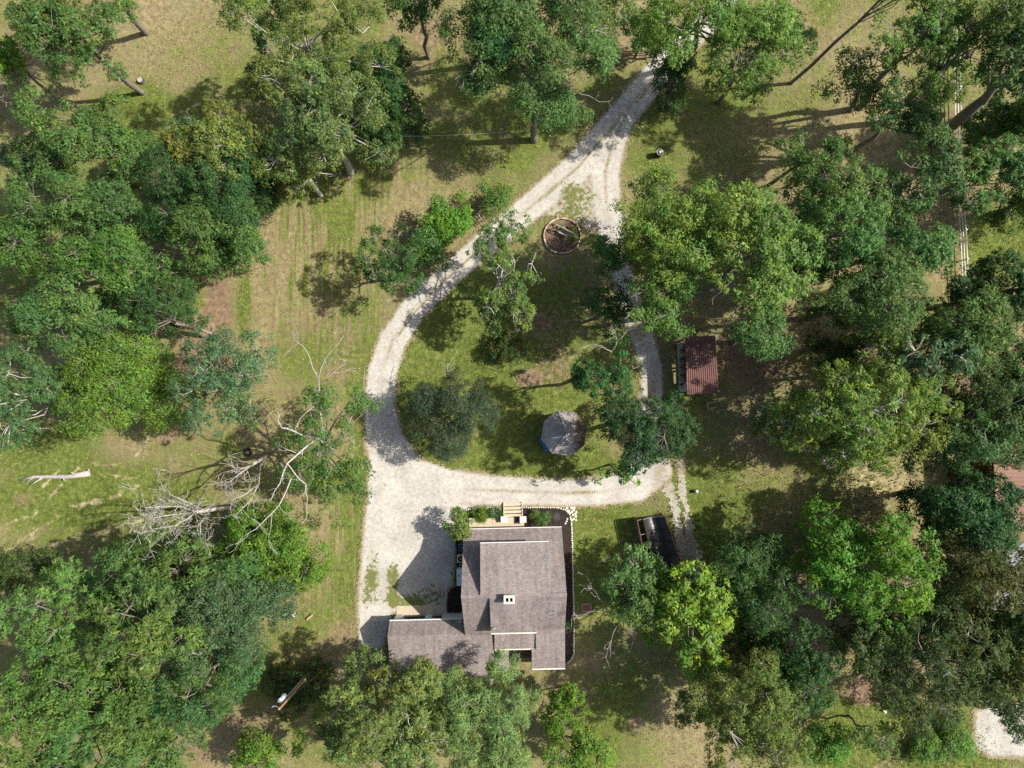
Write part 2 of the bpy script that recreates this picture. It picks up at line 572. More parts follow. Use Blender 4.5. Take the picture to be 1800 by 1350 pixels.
def sward(p):
    g = 0.44 + soft(p, GREEN, 3) + (fbm(p * .13, 3, 201) - .5) * .9
    s = soft(p, SOIL, 11) * 0.95 + np.clip(fbm(p * .16, 4, 207) - .56, 0, 1) * 1.8
    q = soft(p, PALE, 23) * 0.8
    for t in TRACKS:
        d, _ = seg_dist(p, W(t))
        q = np.maximum(q, np.clip(1.2 - d / 0.24, 0, 1) * (0.15 + 0.75 * vnoise(p * 1.1, 5)))
    return np.clip(np.stack([g, s, q], 1), 0, 1)


gcol = np.zeros((len(gp), 4), np.float32)
inn = (np.abs(gp[:, 0]) <= XR + .1) & (np.abs(gp[:, 1]) <= YR + .1)
gcol[~inn] = (0.35, 0.2, 0.1, 0)
gcol[inn, :3] = sward(gp[inn])
gcol[inn, 3] = soft(gp[inn], [(560, 430, 130, 200, 1), (620, 300, 120, 80, 1), (620, 960, 40, 200, .8), (560, 1050, 90, 60, .6)], 71)
nx, ny = len(gx), len(gy)
ii = (np.arange(ny - 1)[:, None] * nx + np.arange(nx - 1)[None, :]).ravel()
gf = np.stack([ii, ii + 1, ii + nx + 1, ii + nx], 1)
gz = np.where(inn, (fbm(gp * 0.9, 2, 77) - 0.5) * 0.02, 0.0) - 0.03
gm = mesh_np("ground", np.column_stack([gp, gz]), gf, gcol)
tag(link("ground", gm, m_ground), kind="structure")

# ------------------------------------------------------------------ driveway
MAIN = [(1320, -60, 22), (1285, -15, 22), (1240, 40, 22), (1190, 85, 23), (1150, 135, 24), (1105, 190, 25), (1060, 245, 27), (1010, 300, 26), (950, 350, 24), (890, 398, 22), (830, 448, 21),
        (775, 495, 21), (725, 545, 22), (690, 600, 24), (672, 655, 25), (667, 715, 26), (676, 775, 33), (700, 830, 44)]
EAST = [(1100, 200, 16), (1078, 250, 22), (1064, 300, 25), (1066, 360, 25), (1078, 420, 22), (1094, 480, 19), (1112, 545, 18), (1132, 600, 19), (1146, 650, 18), (1146, 720, 19), (1142, 780, 26), (1140, 830, 32)]
SOUTH = [(1158, 828, 22), (1120, 852, 28), (1060, 864, 24), (1000, 867, 22), (930, 864, 23), (860, 862, 26), (790, 858, 32), (720, 850, 46)]
FORK = [(1015, 290), (1048, 290), (1046, 410), (1022, 392), (985, 380), (945, 372), (935, 365)]
YARD = [(650, 780), (720, 800), (790, 850), (830, 892), (800, 905), (800, 1000), (792, 1075), (690, 1075), (672, 1140), (632, 1140), (630, 1060), (637, 960), (646, 870)]


def ribbon(p, spec, seed):
    line = W([(a, b_) for a, b_, _ in spec])
    d, t = seg_dist(p, line)
    w = np.interp(t * (len(spec) - 1), np.arange(len(spec)), [s_[2] for s_ in spec]) * PM(0, 0)
    return w - d


def drive_sd(p):
    s = np.maximum(ribbon(p, MAIN, 1), ribbon(p, EAST, 2))
    s = np.maximum(s, ribbon(p, SOUTH, 3))
    s = np.maximum(s, np.minimum(poly_sd(p, W(FORK)), 0.03))
    return np.maximum(s, poly_sd(p, W(YARD)))


def rag_sheet(name, sdf, x0, x1, y0, y1, z, cell, attr_fn, label=None):
    xs, ys = np.arange(x0, x1, cell), np.arange(y0, y1, cell)
    X, Y = np.meshgrid(xs, ys)
    pc = np.stack([X.ravel() + cell / 2, Y.ravel() + cell / 2], 1)
    sd = sdf(pc)
    sd = sd + (fbm(pc * 0.9, 3, 5) - 0.5) * 0.5 + (vnoise(pc * 4, 9) - 0.5) * 0.30 + (np.random.default_rng(6).random(len(pc)) ** 2 - 0.35) * 0.30
    keep = (sd > 0).reshape(len(ys), len(xs))
    vid = -np.ones((len(ys) + 1, len(xs) + 1), np.int64)
    r, q = np.nonzero(keep)
    for dy in (0, 1):
        for dx in (0, 1):
            vid[r + dy, q + dx] = 1
    rr, cc = np.nonzero(vid > 0)
    vid[rr, cc] = np.arange(len(rr))
    v = np.column_stack([x0 + cc * cell, y0 + rr * cell, np.full(len(rr), z)])
    # push vertices about a little so that the margin is not a stair
    v[:, 0] += (vnoise(v[:, :2] * 11, 21) - .5) * cell * 1.1
    v[:, 1] += (vnoise(v[:, :2] * 11, 22) - .5) * cell * 1.1
    f = np.stack([vid[r, q], vid[r, q + 1], vid[r + 1, q + 1], vid[r + 1, q]], 1)
    a = attr_fn(v[:, :2])
    return link(name, mesh_np(name, v, f, a), m_gravel)


WEEDS = [(655, 990, 14, 40, .5), (690, 1030, 12, 40, .6), (650, 1040, 20, 30, .55), (770, 1050, 40, 25, .5), (700, 1060, 40, 16, .6), (735, 1010, 60, 50, .34), (800, 1000, 12, 80, .5),
         (640, 1080, 12, 40, .35), (1010, 350, 46, 40, .62), (990, 385, 40, 20, .65), (1000, 300, 22, 50, .4), (880, 860, 60, 8, .25), (1035, 868, 60, 8, .3), (1060, 445, 14, 30, .3)]
DIRT = [(1010, 350, 46, 44, .45), (1040, 270, 20, 40, .3), (800, 1010, 14, 60, .5), (680, 1040, 50, 40, .5), (1165, 850, 22, 40, .5), (1145, 690, 26, 110, .62), (1120, 560, 24, 80, .6), (820, 885, 30, 8, .5), (930, 886, 90, 6, .4)]
MIDSTRIP = [(1150, 140), (1120, 180)], [(1060, 240), (1020, 290), (960, 345)], [(835, 445), (775, 500), (728, 550), (700, 590)]


def drive_attr(p):
    d = soft(p, DIRT, 41)
    for l in MIDSTRIP:
        q, _ = seg_dist(p, W(l))
        d = np.maximum(d, np.clip(1.1 - q / 0.28, 0, 1) * 0.75)
    wd = soft(p, WEEDS, 43)
    for sp_ in (MAIN, EAST, SOUTH):
        line = W([(a, b_) for a, b_, _ in sp_])
        q, _ = seg_dist(p, line)
        mid_ = np.clip(1.15 - q / .40, 0, 1) * (0.22 + .62 * fbm(p * .35, 2, 91))
        d = np.maximum(d, np.where(poly_sd(p, W(YARD)) > -.5, 0, mid_))
    e_ = drive_sd(p)
    d = np.maximum(d, np.clip(.62 - e_ * 1.5, 0, 1.1))
    wd = np.maximum(wd, np.clip(.25 - e_ * 1.1, 0, .62))
    return np.stack([d, wd, np.zeros(len(p))], 1)


drive = rag_sheet("driveway", lambda p: drive_sd(p) + .26, -16, 24, -24, 42, 0.006, 0.10, drive_attr)
tag(drive, kind="structure")
LOT = [(1715, 1250), (1760, 1235), (1830, 1240), (1850, 1330), (1790, 1330), (1740, 1330), (1712, 1310)]
tag(rag_sheet("gravel_lot", lambda p: poly_sd(p, W(LOT)) + .3, 37, 49, -33, -22, 0.006, 0.12, lambda p: np.stack([np.clip(.7 - poly_sd(p, W(LOT)) * 1.3, .33, 1.1), np.clip(.3 - poly_sd(p, W(LOT)), .1, .6), np.zeros(len(p))], 1)), kind="structure")
RUTS = [(1195, 812), (1200, 860), (1208, 910), (1216, 960), (1228, 1000)], [(1172, 850), (1186, 890), (1196, 950), (1200, 985)]
RUT2 = [(1425, 1040), (1450, 1055)]


def rut_sd(p):
    s = np.full(len(p), -9.0)
    for l, w in ((RUTS[0], .42), (RUTS[1], .5), ([(1205, 960), (1215, 1000)], 1.1), (RUT2, .8)):
        d, _ = seg_dist(p, W(l))
        s = np.maximum(s, w - d)
    return s - 0.12 * (1 - vnoise(p * 2.2, 8))


tag(rag_sheet("worn_track", rut_sd, 12, 31, -19, -3, 0.002, 0.12, lambda p: np.stack([0.42 + 0.3 * vnoise(p, 3), np.full(len(p), .22), np.zeros(len(p))], 1)), kind="structure")

# ------------------------------------------------------------------ trees
SPECIES = {  # colour, spread of colour, yellow share, leaf length, width ratio, leaf area index, clump radius, bark
    "mid":    dict(c=(0.083, 0.160, 0.041), yel=0.05, L=0.165, w=.62, lai=4.8, cr=0.41, bark=m_bark),
    "light":  dict(c=(0.113, 0.211, 0.043), yel=0.06, L=0.165, w=.62, lai=4.4, cr=0.41, bark=m_bark),
    "dark":   dict(c=(0.048, 0.107, 0.027), yel=0.04, L=0.151, w=.60, lai=4.7, cr=0.37, bark=m_bark),
    "blue":   dict(c=(0.083, 0.147, 0.056), yel=0.02, L=0.151, w=.60, lai=4.7, cr=0.39, bark=m_bark_pale),
    "bright": dict(c=(0.108, 0.217, 0.029), yel=0.10, L=0.171, w=.65, lai=4.7, cr=0.39, bark=m_bark),
    "maple":  dict(c=(0.170, 0.290, 0.048), yel=0.25, L=0.204, w=.80, lai=4.5, cr=0.43, bark=m_bark),
    "spray":  dict(c=(0.106, 0.205, 0.040), yel=0.22, L=0.197, w=.42, lai=4.0, cr=0.49, bark=m_bark),
    "olive":  dict(c=(0.115, 0.175, 0.045), yel=0.14, L=0.159, w=.60, lai=2.8, cr=0.38, bark=m_bark_pale),
    "gold":   dict(c=(0.131, 0.196, 0.039), yel=0.22, L=0.165, w=.62, lai=3.2, cr=0.39, bark=m_bark_pale),
    "willow": dict(c=(0.185, 0.272, 0.084), yel=0.06, L=0.224, w=.22, lai=3.8, cr=0.51, bark=m_bark),
    "grey":   dict(c=(0.061, 0.084, 0.043), yel=0.03, L=0.119, w=.50, lai=4.0, cr=0.33, bark=m_bark),
    "dim":    dict(c=(0.070, 0.107, 0.029), yel=0.10, L=0.151, w=.60, lai=3.8, cr=0.38, bark=m_bark),
}


def crown_mesh(rng, lobes, sp, n_leaves, holes=0.25, flowers=None, scale=1.0):
    L, wr, cr = sp["L"] * scale, sp["w"], sp["cr"] * scale
    per = 34
    nc = max(6, int(n_leaves / per))
    wts = np.array([r[0] * r[1] for _, r in lobes])
    li = rng.choice(len(lobes), size=nc, p=wts / wts.sum())
    C = np.array([c for c, _ in lobes])[li]
    R = np.array([r for _, r in lobes])[li]
    d = rng.normal(size=(nc, 3))
    d[:, 2] = np.where(d[:, 2] < -0.2, -d[:, 2] * rng.choice([1, 1, 1, -.6], nc), d[:, 2])
    d /= np.linalg.norm(d, axis=1)[:, None]
    fr = 0.55 + 0.45 * rng.random(nc) ** 0.5
    cp = C + d * R * fr[:, None]
    nz = fbm(cp / (1.15 * max(scale, .6)), 2, int(rng.integers(1, 900)))
    keep = nz > np.quantile(nz, min(.6, holes * 1.25 + .04))
    cp, d, li = cp[keep], d[keep], li[keep]
    nc = len(cp)
    crs = cr * (0.6 + 0.8 * rng.random(nc))
    # leaves
    ci = np.repeat(np.arange(nc), per)
    n = len(ci)
    ld = d[ci] * 0.5 + rng.normal(size=(n, 3)) * 0.72 + np.array([0, 0, .5])
    ld /= np.linalg.norm(ld, axis=1)[:, None]
    pos = cp[ci] + ld * (crs[ci] * (0.55 + 0.5 * rng.random(n)))[:, None] * np.array([1, 1, .75])
    nrm = ld * 0.75 + rng.normal(size=(n, 3)) * 0.36 + np.array([0, 0, .45])
    nrm /= np.linalg.norm(nrm, axis=1)[:, None]
    tg = ld + rng.normal(size=(n, 3)) * 0.5 + np.array([0, 0, -.25])
    tg -= nrm * (tg * nrm).sum(1)[:, None]
    tg /= np.linalg.norm(tg, axis=1)[:, None] + 1e-9
    bt = np.cross(nrm, tg)
    ln = L * (0.5 + 1.0 * rng.random(n) ** 1.4)
    hw = ln * wr * 0.5
    v = np.empty((n, 3, 3), np.float32)
    v[:, 0] = pos - tg * (ln * .1)[:, None] + bt * hw[:, None]
    v[:, 1] = pos + tg * ln[:, None] - nrm * (ln * .12)[:, None]
    v[:, 2] = pos - tg * (ln * .1)[:, None] - bt * hw[:, None]
    f = np.arange(n * 3, dtype=np.int32).reshape(n, 3)
    base = np.array(sp["c"])
    lobe_var = 0.86 + 0.28 * rng.random(len(lobes))
    lobe_hue = rng.normal(size=len(lobes)) * 0.05
    clump_var = 0.84 + 0.32 * rng.random(nc)
    leaf_var = 0.68 + 0.64 * rng.random(n)
    lum = lobe_var[li[ci]] * clump_var[ci] * leaf_var
    colr = base[None, :] * lum[:, None]
    hue = lobe_hue[li[ci]] + rng.normal(size=n) * 0.07
    colr[:, 0] *= 1 + hue * 1.6
    colr[:, 2] *= 1 - hue
    # young yellowish leaves sit together on some sprigs
    yc = rng.random(nc) < sp["yel"]
    y = (yc[ci] & (rng.random(n) < .7)) | (rng.random(n) < sp["yel"] * .35)
    colr[y] = colr[y] * np.array([1.5, 1.32, .8])
    br = rng.random(n) < 0.003
    colr[br] = np.array([.20, .12, .045]) * leaf_var[br][:, None]
    if flowers is not None:
        fl = rng.random(n) < flowers[1]
        colr[fl] = np.array(flowers[0]) * leaf_var[fl][:, None]
    vc = np.repeat(np.clip(colr, 0.004, 0.8), 3, axis=0)
    return v.reshape(-1, 3), f, vc, cp


def grow(mb, rng, p, d, L, r, depth, up=0.15, seg=4, kids=3, wig=0.22, tips=None, minr=0.010):
    """a bare branch with side branches"""
    p, d = np.array(p, float), np.array(d, float)
    d /= np.linalg.norm(d)
    pts, rad = [p.copy()], [r]
    for i in range(seg):
        d = d + rng.normal(size=3) * wig + np.array([0, 0, up]) * .3
        d /= np.linalg.norm(d)
        p = p + d * L / seg
        pts.append(p.copy())
        rad.append(max(minr, r * (1 - 0.75 * (i + 1) / seg)))
    mb.tube(pts, rad, 5 if r > .05 else 3, cap=r > .05)
    if tips is not None: tips.append(p)
    if depth > 0:
        for k in range(kids):
            i = rng.integers(1, seg + 1)
            q, rr = pts[i], rad[i] * 0.8
            ax = rng.normal(size=3)
            nd = d * 0.75 + ax * 0.55
            grow(mb, rng, q, nd, L * rng.uniform(.4, .7), max(minr, rr), depth - 1, up, 3, kids, wig, tips, minr)


def lobes_for(rng, c, Rx, Ry, th, lobe_r=None):
    """sub-crowns of a round-headed tree"""
    Rm = (Rx + Ry) / 2
    lr = lobe_r or min(1.45, max(.40 * Rm, .35))
    n = int(np.clip(1.25 * Rx * Ry / (lr * lr), 4, 22))
    out = []
    ga = 2.399963
    ph = rng.random() * 6.28
    for i in range(n):
        dd = math.sqrt((i + .5) / n)
        a = ph + i * ga + rng.normal() * .25
        r = lr * rng.uniform(.72, 1.25)
        k = dd * rng.uniform(.86, 1.12)
        x = math.cos(a) * k * max(Rx - .72 * r, .05)
        y = math.sin(a) * k * max(Ry - .72 * r, .05)
        z = th * (math.sqrt(max(0, 1 - min(dd, 1) ** 2)) - .45) + rng.normal() * .30 * th
        out.append((np.array([c[0] + x, c[1] + y, c[2] + z]), np.array([r, r, r * .78])))
        if rng.random() < .3 and dd > .4:
            out.append((np.array([c[0] + x * .9, c[1] + y * .9, c[2] + z - 1.1 * r]), np.array([r, r, r * .7])))
    return out


GROW = 1.15
N_TREES = [0]
N_LEAVES = [0]


def tree(label, species, cx, cy, rx, ry, zc, base=None, lai=None, holes=.22, dead=0, th=None, seed=None, extra=None, name="broadleaf_tree", group="trees around the clearing",
         trunk_r=None, flowers=None, scale=1.0, limbs=None, lobe_r=None, cat="tree", crown=True, lean=None):
    """crown outline cx,cy,rx,ry as seen in the survey, zc height of the crown's middle"""
    N_TREES[0] += 1
    rng = np.random.default_rng(seed if seed is not None else 1000 + N_TREES[0] * 13)
    # no two trees have quite the same leaf, spray or green
    sp = dict(SPECIES[species])
    hv = np.random.default_rng(77 + N_TREES[0])
    sp["c"] = tuple(np.array(sp["c"]) * hv.uniform(.88, 1.14) * np.array([1 + hv.normal() * .09, 1, 1 + hv.normal() * .10]))
    sp["L"] *= hv.uniform(.9, 1.22)
    sp["cr"] *= hv.uniform(.8, 1.35)
    k = PM(0, zc)
    cc = P(cx, cy, zc)
    Rx, Ry = rx * k * GROW, ry * k * GROW
    far = math.hypot(cx - 900, cy - 722)
    if base is None:
        b0 = np.array([cc[0] + rng.normal() * .25 * min(Rx, 2), cc[1] + rng.normal() * .25 * min(Ry, 2), 0])
    else:
        b0 = P(base[0], base[1], 0)
    root = empty(name, b0, 0, label, cat, group)
    c = cc - b0
    th = th if th is not None else .55 * (Rx + Ry) / 2
    lobes = lobes_for(rng, c, Rx, Ry, th, lobe_r)
    skirt = 0
    if base is None and zc > 5 and far > 260:   # lower tiers of foliage below the head
        for i in range(int(np.clip(Rx * Ry / 2.2, 3, 8))):
            a_ = rng.random() * 6.283
            r = rng.uniform(.38, .55) * min(Rx, Ry)
            q_ = rng.uniform(.1, .75)
            lobes.append((np.array([c[0] + math.cos(a_) * q_ * Rx, c[1] + math.sin(a_) * q_ * Ry, zc * rng.uniform(.34, .68)]), np.array([r, r, r * .7])))
            skirt += math.pi * r * r * .55
    for e_ in (extra or []):   # further boughs: (px,py,r_px,z)
        q = P(e_[0], e_[1], e_[3]) - b0
        r = e_[2] * PM(0, e_[3])
        lobes.append((q, np.array([r, r, r * .75])))
    # wood
    wood = MB()
    big = c[2]
    tr_ = trunk_r or max(.05, min(.30, .017 * zc + .006 * (Rx + Ry)))
    fork = np.array([c[0] * .5, c[1] * .5, big * .58])
    if zc > 2.2:
        j = lambda s: rng.normal(size=3) * s * np.array([1, 1, .3])
        pts = [np.array([0, 0, -.15]), np.array([0, 0, .25]), fork * .35 + j(.10), fork * .7 + j(.15), fork]
        wood.tube(pts, [tr_ * 1.35, tr_ * 1.1, tr_, tr_ * .9, tr_ * .78], 9)
        top = np.array([c[0], c[1], c[2] + .25 * th])
        wood.tube([fork, fork * .5 + top * .5 + j(.25), top], [tr_ * .75, tr_ * .5, tr_ * .2], 6)
        for q, r in lobes:
            t = rng.uniform(.0, .8)
            s0 = fork * (1 - t) + top * t
            m_ = s0 * .45 + q * .55 + np.array([0, 0, -.12 * np.linalg.norm(q - s0)]) + j(.25)
            rl = tr_ * rng.uniform(.26, .42)
            wood.tube([s0, m_, q], [rl, rl * .6, rl * .22], 5, False)
    else:
        for q, r in lobes:
            wood.tube([(0, 0, -.05), q * np.array([.5, .5, .6]), q], [.03 * scale + .01, .02 * scale + .008, .008], 4, False)
    wmat = sp["bark"]
    if crown:
        area = math.pi * Rx * Ry + skirt
        for e_ in (extra or []): area += math.pi * (e_[2] * PM(0, e_[3])) ** 2 * .8
        leafA = (sp["L"] * scale) ** 2 * sp["w"] * .5
        nl = int((lai or sp["lai"]) * area / leafA)
        v, f, vc, cp = crown_mesh(rng, lobes, sp, nl, holes, flowers, scale)
        N_LEAVES[0] += len(f)
        link("crown", mesh_np("crown", v, f, vc), m_leaf, root)
        if zc > 2.2:   # twigs from the boughs out to some sprigs
            lc = np.array([q for q, _ in lobes])
            for i in rng.choice(len(cp), size=min(len(cp), 30 + len(lobes) * 5), replace=False):
                j_ = np.argmin(((lc - cp[i]) ** 2).sum(1))
                mid = (lc[j_] + cp[i]) / 2 + rng.normal(size=3) * .12
                wood.tube([lc[j_], mid, cp[i] + np.array([0, 0, .1])], [.045, .030, .014], 3, False)
    wood.build("trunk", wmat, root, True)
    if dead or limbs:
        for i in range(dead):
            db = MB()
            q, r = lobes[rng.integers(len(lobes))]
            out = (q - c)
            out[2] = abs(out[2]) * .3 + .5
            dd_ = out / (np.linalg.norm(out) + 1e-6) + rng.normal(size=3) * .35
            grow(db, rng, q + np.array([0, 0, .2]), dd_, rng.uniform(1.0, 2.0), rng.uniform(.022, .036), 2, .2, 4, 2, .25, None, .012)
            db.build("dead_branch", m_dead, root, True)
        for lb in (limbs or []):
            db = MB()
            pts = [P(*q) - b0 for q in lb[0]]
            r0, r1 = lb[1] * .48, lb[2] * .55
            # smooth the traced limb a little
            fine = []
            for i in range(len(pts) - 1):
                for s in (0, .5):
                    fine.append(pts[i] * (1 - s) + pts[i + 1] * s + (rng.normal(size=3) * .05 if s else 0))
            fine.append(pts[-1])
            rad = list(np.linspace(r0, r1, len(fine)))
            db.tube(fine, rad, 6)
            for t in range(lb[3] if len(lb) > 3 else 3):
                i = rng.integers(1, len(fine))
                dirv = fine[i] - fine[i - 1]
                dirv = dirv / (np.linalg.norm(dirv) + 1e-6) + rng.normal(size=3) * .6
                grow(db, rng, fine[i], dirv, rng.uniform(.6, 1.4), max(.02, rad[i] * .5), 1, .1, 3, 2, .3, None, .014)
            db.build("dead_branch", m_dead, root, True)
    return root


# ------------------------------------------------------------------ the trees, one by one
# --- upper left
tree("tall green tree at top left, its pale trunk foot beside a dark stump", "mid", 112, 52, 88, 56, 10.5, base=(250, 163), extra=[(165, 118, 36, 9), (205, 122, 20, 5.5), (60, 30, 40, 11)])
tree("tree at top edge with bare trunk leaning up over straw and a few pale leaves", "light", 150, -75, 80, 60, 12, base=(257, 58), extra=[(222, 20, 22, 5), (195, -8, 22, 8)])
tree("bright green tree cut by left edge above the bare grey bush", "bright", 12, 95, 48, 40, 7)
tree("broad round green tree below the bare bush at upper left", "mid", 142, 242, 100, 66, 11, extra=[(230, 270, 45, 10), (70, 280, 45, 9)])
tree("blue green tree at left edge with yellow grass patch below it", "blue", 28, 290, 40, 34, 7)
tree("dark green tree in left wood beneath the broad round one", "mid", 125, 368, 108, 62, 12)
tree("green tree at left edge above the long dry grass patch", "mid", 40, 440, 75, 62, 11)
tree("domed lighter green tree in middle of left wood", "light", 188, 455, 68, 52, 14)
tree("dark tree on eastern side of left wood behind the short pale trunk", "dark", 262, 545, 62, 66, 9)
tree("wide green tree below the dry grass patch in left wood", "mid", 108, 555, 92, 62, 13)
tree("tree whose short thick pale trunk foot shows beside the bare earth strip", "mid", 245, 468, 52, 40, 10, base=(334, 498), trunk_r=.42)
tree("dark round tree at edge of the mown field", "dark", 385, 300, 95, 85, 10, extra=[(300, 300, 50, 11), (300, 380, 50, 9)])
tree("dark green tree bordering mown field above the bare earth strip", "mid", 385, 400, 82, 72, 9)
tree("yellow green tree with drooping leaf sprays in left wood", "spray", 188, 670, 82, 92, 10, holes=.2)
tree("grey green tree cut by left edge with white trunks showing", "blue", 28, 690, 62, 95, 12, limbs=[([(82, 722, 6), (50, 722, 7.5), (25, 715, 9)], .12, .05, 1), ([(92, 752, 4), (60, 752, 5), (28, 760, 6)], .12, .06, 1)])
tree("loose green tree standing between the bare earth and the half dead tree", "blue", 395, 665, 100, 88, 9, holes=.36, base=(322, 678), lai=3.4, limbs=[([(322, 678, .2), (290, 670, 3), (258, 660, 5.5)], .26, .2, 0)])
# --- top
tree("airy yellow green tree at top with twigs showing through its crown", "olive", 540, 72, 140, 92, 12, holes=.24, dead=3, lai=3.9)
tree("airy yellow green tree next to the dark domed tree at top", "olive", 560, 190, 110, 85, 13, holes=.22, dead=4, lai=4.0)
tree("yellow green tree at upper edge of the mown field", "olive", 412, 258, 110, 60, 11, holes=.2, dead=2, lai=3.6)
tree("yellow green tree overhanging mown field near the dark round tree", "olive", 520, 275, 62, 48, 9, holes=.25, lai=3.2)
tree("slim dark evergreen poking from airy trees at top", "dark", 462, 65, 14, 40, 8, lai=5)
tree("dense dark green domed tree beside open shaded lawn at top", "dark", 672, 165, 60, 85, 8, holes=.12, extra=[(690, 100, 30, 8)])
tree("tall green tree at top centre with white dead limbs reaching over the lawn", "mid", 935, 78, 140, 98, 13, base=(938, 246), holes=.2, lai=5.0, dead=9,
     extra=[(965, 190, 42, 8), (1010, 205, 28, 7), (820, 60, 50, 12), (880, 20, 60, 14), (900, 110, 40, 11), (1040, 40, 50, 11)],
     limbs=[([(900, 110, 11), (868, 93, 11), (840, 95, 10.8), (816, 90, 10.5)], .085, .03, 3), ([(905, 150, 10), (888, 137, 10), (870, 133, 9.8), (872, 112, 10)], .08, .025, 3),
            ([(905, 162, 9.5), (885, 166, 9.4), (866, 163, 9.2)], .07, .025, 2), ([(950, 70, 14), (925, 52, 14), (924, 36, 14.5)], .07, .02, 2), ([(1010, 160, 8), (1035, 168, 8), (1055, 180, 7.8)], .06, .02, 2),
            ([(1012, 120, 11), (1014, 100, 11.5), (1012, 85, 12)], .06, .02, 3)])
tree("tree crossing top edge just left of the white limbed tree", "mid", 850, -35, 75, 50, 12)
tree("tree crossing top edge above the dark rail fence", "light", 1085, -30, 60, 42, 12, holes=.3)
tree("green tree at top edge left of the white limbed tree", "mid", 735, 0, 48, 26, 9)
tree("light green loose tree over the driveway at top", "light", 1225, 40, 110, 70, 12, holes=.30, lai=3.8, base=(1214, 104), extra=[(1160, 40, 40, 10), (1265, 12, 34, 11), (1300, 90, 60, 11), (1340, 40, 50, 12), (1370, 90, 40, 11)])
tree("light green tree over dry grass right of driveway at top", "light", 1345, 68, 84, 60, 9, holes=.28, lai=3.8)
tree("small dark tree at driveway edge with its trunk foot in sun", "dark", 1185, 128, 42, 50, 4.6, base=(1167, 190), holes=.2, trunk_r=.3)
tree("low pale green bush behind the rail fence at top", "light", 1140, 62, 32, 30, 3)
tree("thin leaning tree with long bare dark trunk over dry grass at upper right", "mid", 1625, -60, 80, 55, 15, base=(1391, 146), trunk_r=.15)
tree("green tree at upper right beside the long bare leaning trunk", "mid", 1508, 138, 58, 54, 8, base=(1494, 195), holes=.34, lai=3.4)
tree("light green tree at top right with pale twigs", "light", 1600, 60, 90, 66, 12, base=(1512, 189), holes=.34, dead=3, lai=3.6)
tree("green tree at upper right standing left of the white rail fence", "mid", 1590, 200, 70, 58, 10, base=(1494, 269), holes=.34, lai=3.6)
tree("broad yellow green tree filling top right corner", "light", 1715, 62, 88, 68, 13, lai=4.2, dead=2)
tree("tall tree at right edge carried by a thick leaning brown trunk", "mid", 1800, 110, 70, 60, 15, base=(1642, 248), trunk_r=.48, extra=[(1760, 30, 50, 15)])
tree("dark tree behind the thick leaning trunk at right edge", "dark", 1790, 210, 45, 35, 6)
tree("green tree over the lower end of white rail fence near right edge", "mid", 1752, 292, 70, 58, 11, holes=.26)
tree("green tree left of white rail fence and below the dark shaded gap", "mid", 1612, 310, 68, 60, 11, holes=.30, lai=3.8)
tree("small green tree on dry ground at upper right", "mid", 1430, 272, 56, 46, 8, holes=.3, lai=3.8)
tree("green tree above the big light crown on right", "mid", 1500, 335, 72, 56, 10, holes=.3, lai=3.8, extra=[(1440, 330, 40, 9), (1390, 330, 35, 8)])
# --- centre right
tree("big light green tree east of the driveway fork", "light", 1195, 395, 112, 88, 12, holes=.2, lai=4.3, extra=[(1150, 340, 45, 11)])
tree("biggest light green crown east of the loop", "light", 1325, 448, 110, 102, 13, base=(1240, 505), holes=.2, lai=4.3, dead=2)
tree("light green tree reaching down to the wood shed roof", "light", 1170, 528, 72, 62, 10, base=(1128, 560), holes=.25, lai=3.8, dead=3, extra=[(1180, 580, 22, 8)])
tree("green tree on upper right corner of the wood shed roof", "mid", 1336, 575, 54, 54, 9, base=(1287, 602), holes=.25, limbs=[([(1292, 552, 8), (1270, 578, 7.6), (1252, 595, 7)], .06, .02, 3)])
tree("narrow green tree leaning over driveway inside the fork", "light", 1068, 455, 22, 48, 7, holes=.2)
tree("dark green tree on inner edge of eastern driveway", "dark", 1070, 550, 46, 52, 6, holes=.3, lai=3.2)
tree("dark green tree with white bare twigs over eastern driveway", "dark", 1072, 665, 60, 48, 8, holes=.3, lai=3.4,
     limbs=[([(1075, 618, 8.5), (1058, 608, 8.8), (1040, 606, 9)], .06, .02, 3), ([(1075, 618, 8.5), (1085, 598, 9), (1078, 580, 9.5)], .06, .018, 3), ([(1085, 600, 9), (1098, 588, 9.4)], .04, .016, 2)])
tree("dense dark tree between the octagonal gazebo and wood shed", "dark", 1140, 748, 78, 62, 9, base=(1092, 742), holes=.22, lai=4.4, extra=[(1075, 735, 38, 7), (1120, 800, 32, 6), (1185, 705, 18, 6)])
tree("leafy sapling spilling over gravel below the dark dense tree", "bright", 1085, 832, 34, 26, 4, holes=.35, lai=2.6)
tree("mid green tree between big light crowns and the white fence", "mid", 1478, 405, 90, 82, 11, holes=.22, extra=[(1500, 480, 45, 9)])
tree("green tree just left of white fence at right", "mid", 1608, 440, 62, 55, 10, holes=.22)
tree("green tree in dense right wood above the golden tree", "mid", 1560, 510, 82, 68, 12, holes=.2)
tree("dark tree at right edge under the sunlit lawn", "dark", 1758, 520, 70, 70, 9)
tree("deep green tree at right edge of wood in middle", "mid", 1705, 585, 66, 62, 11)
tree("dark tree at right edge below the deep green one", "dark", 1775, 630, 62, 52, 8)
tree("golden leaved small tree peeking out among right wood", "gold", 1553, 600, 40, 55, 9, holes=.2, lai=3.6)
tree("grey green domed tree next to the golden one", "blue", 1640, 630, 66, 48, 11)
tree("mid green tree filling the wood right of the golden tree", "mid", 1690, 770, 50, 60, 9)
tree("wide golden green tree on right with bare ground below", "gold", 1545, 720, 125, 88, 11, holes=.22, lai=3.7, dead=5, extra=[(1640, 690, 50, 10), (1400, 740, 50, 8)])
tree("thin yellow green tree over dry meadow at right", "olive", 1385, 740, 52, 66, 7, holes=.4, lai=1.9, dead=2)
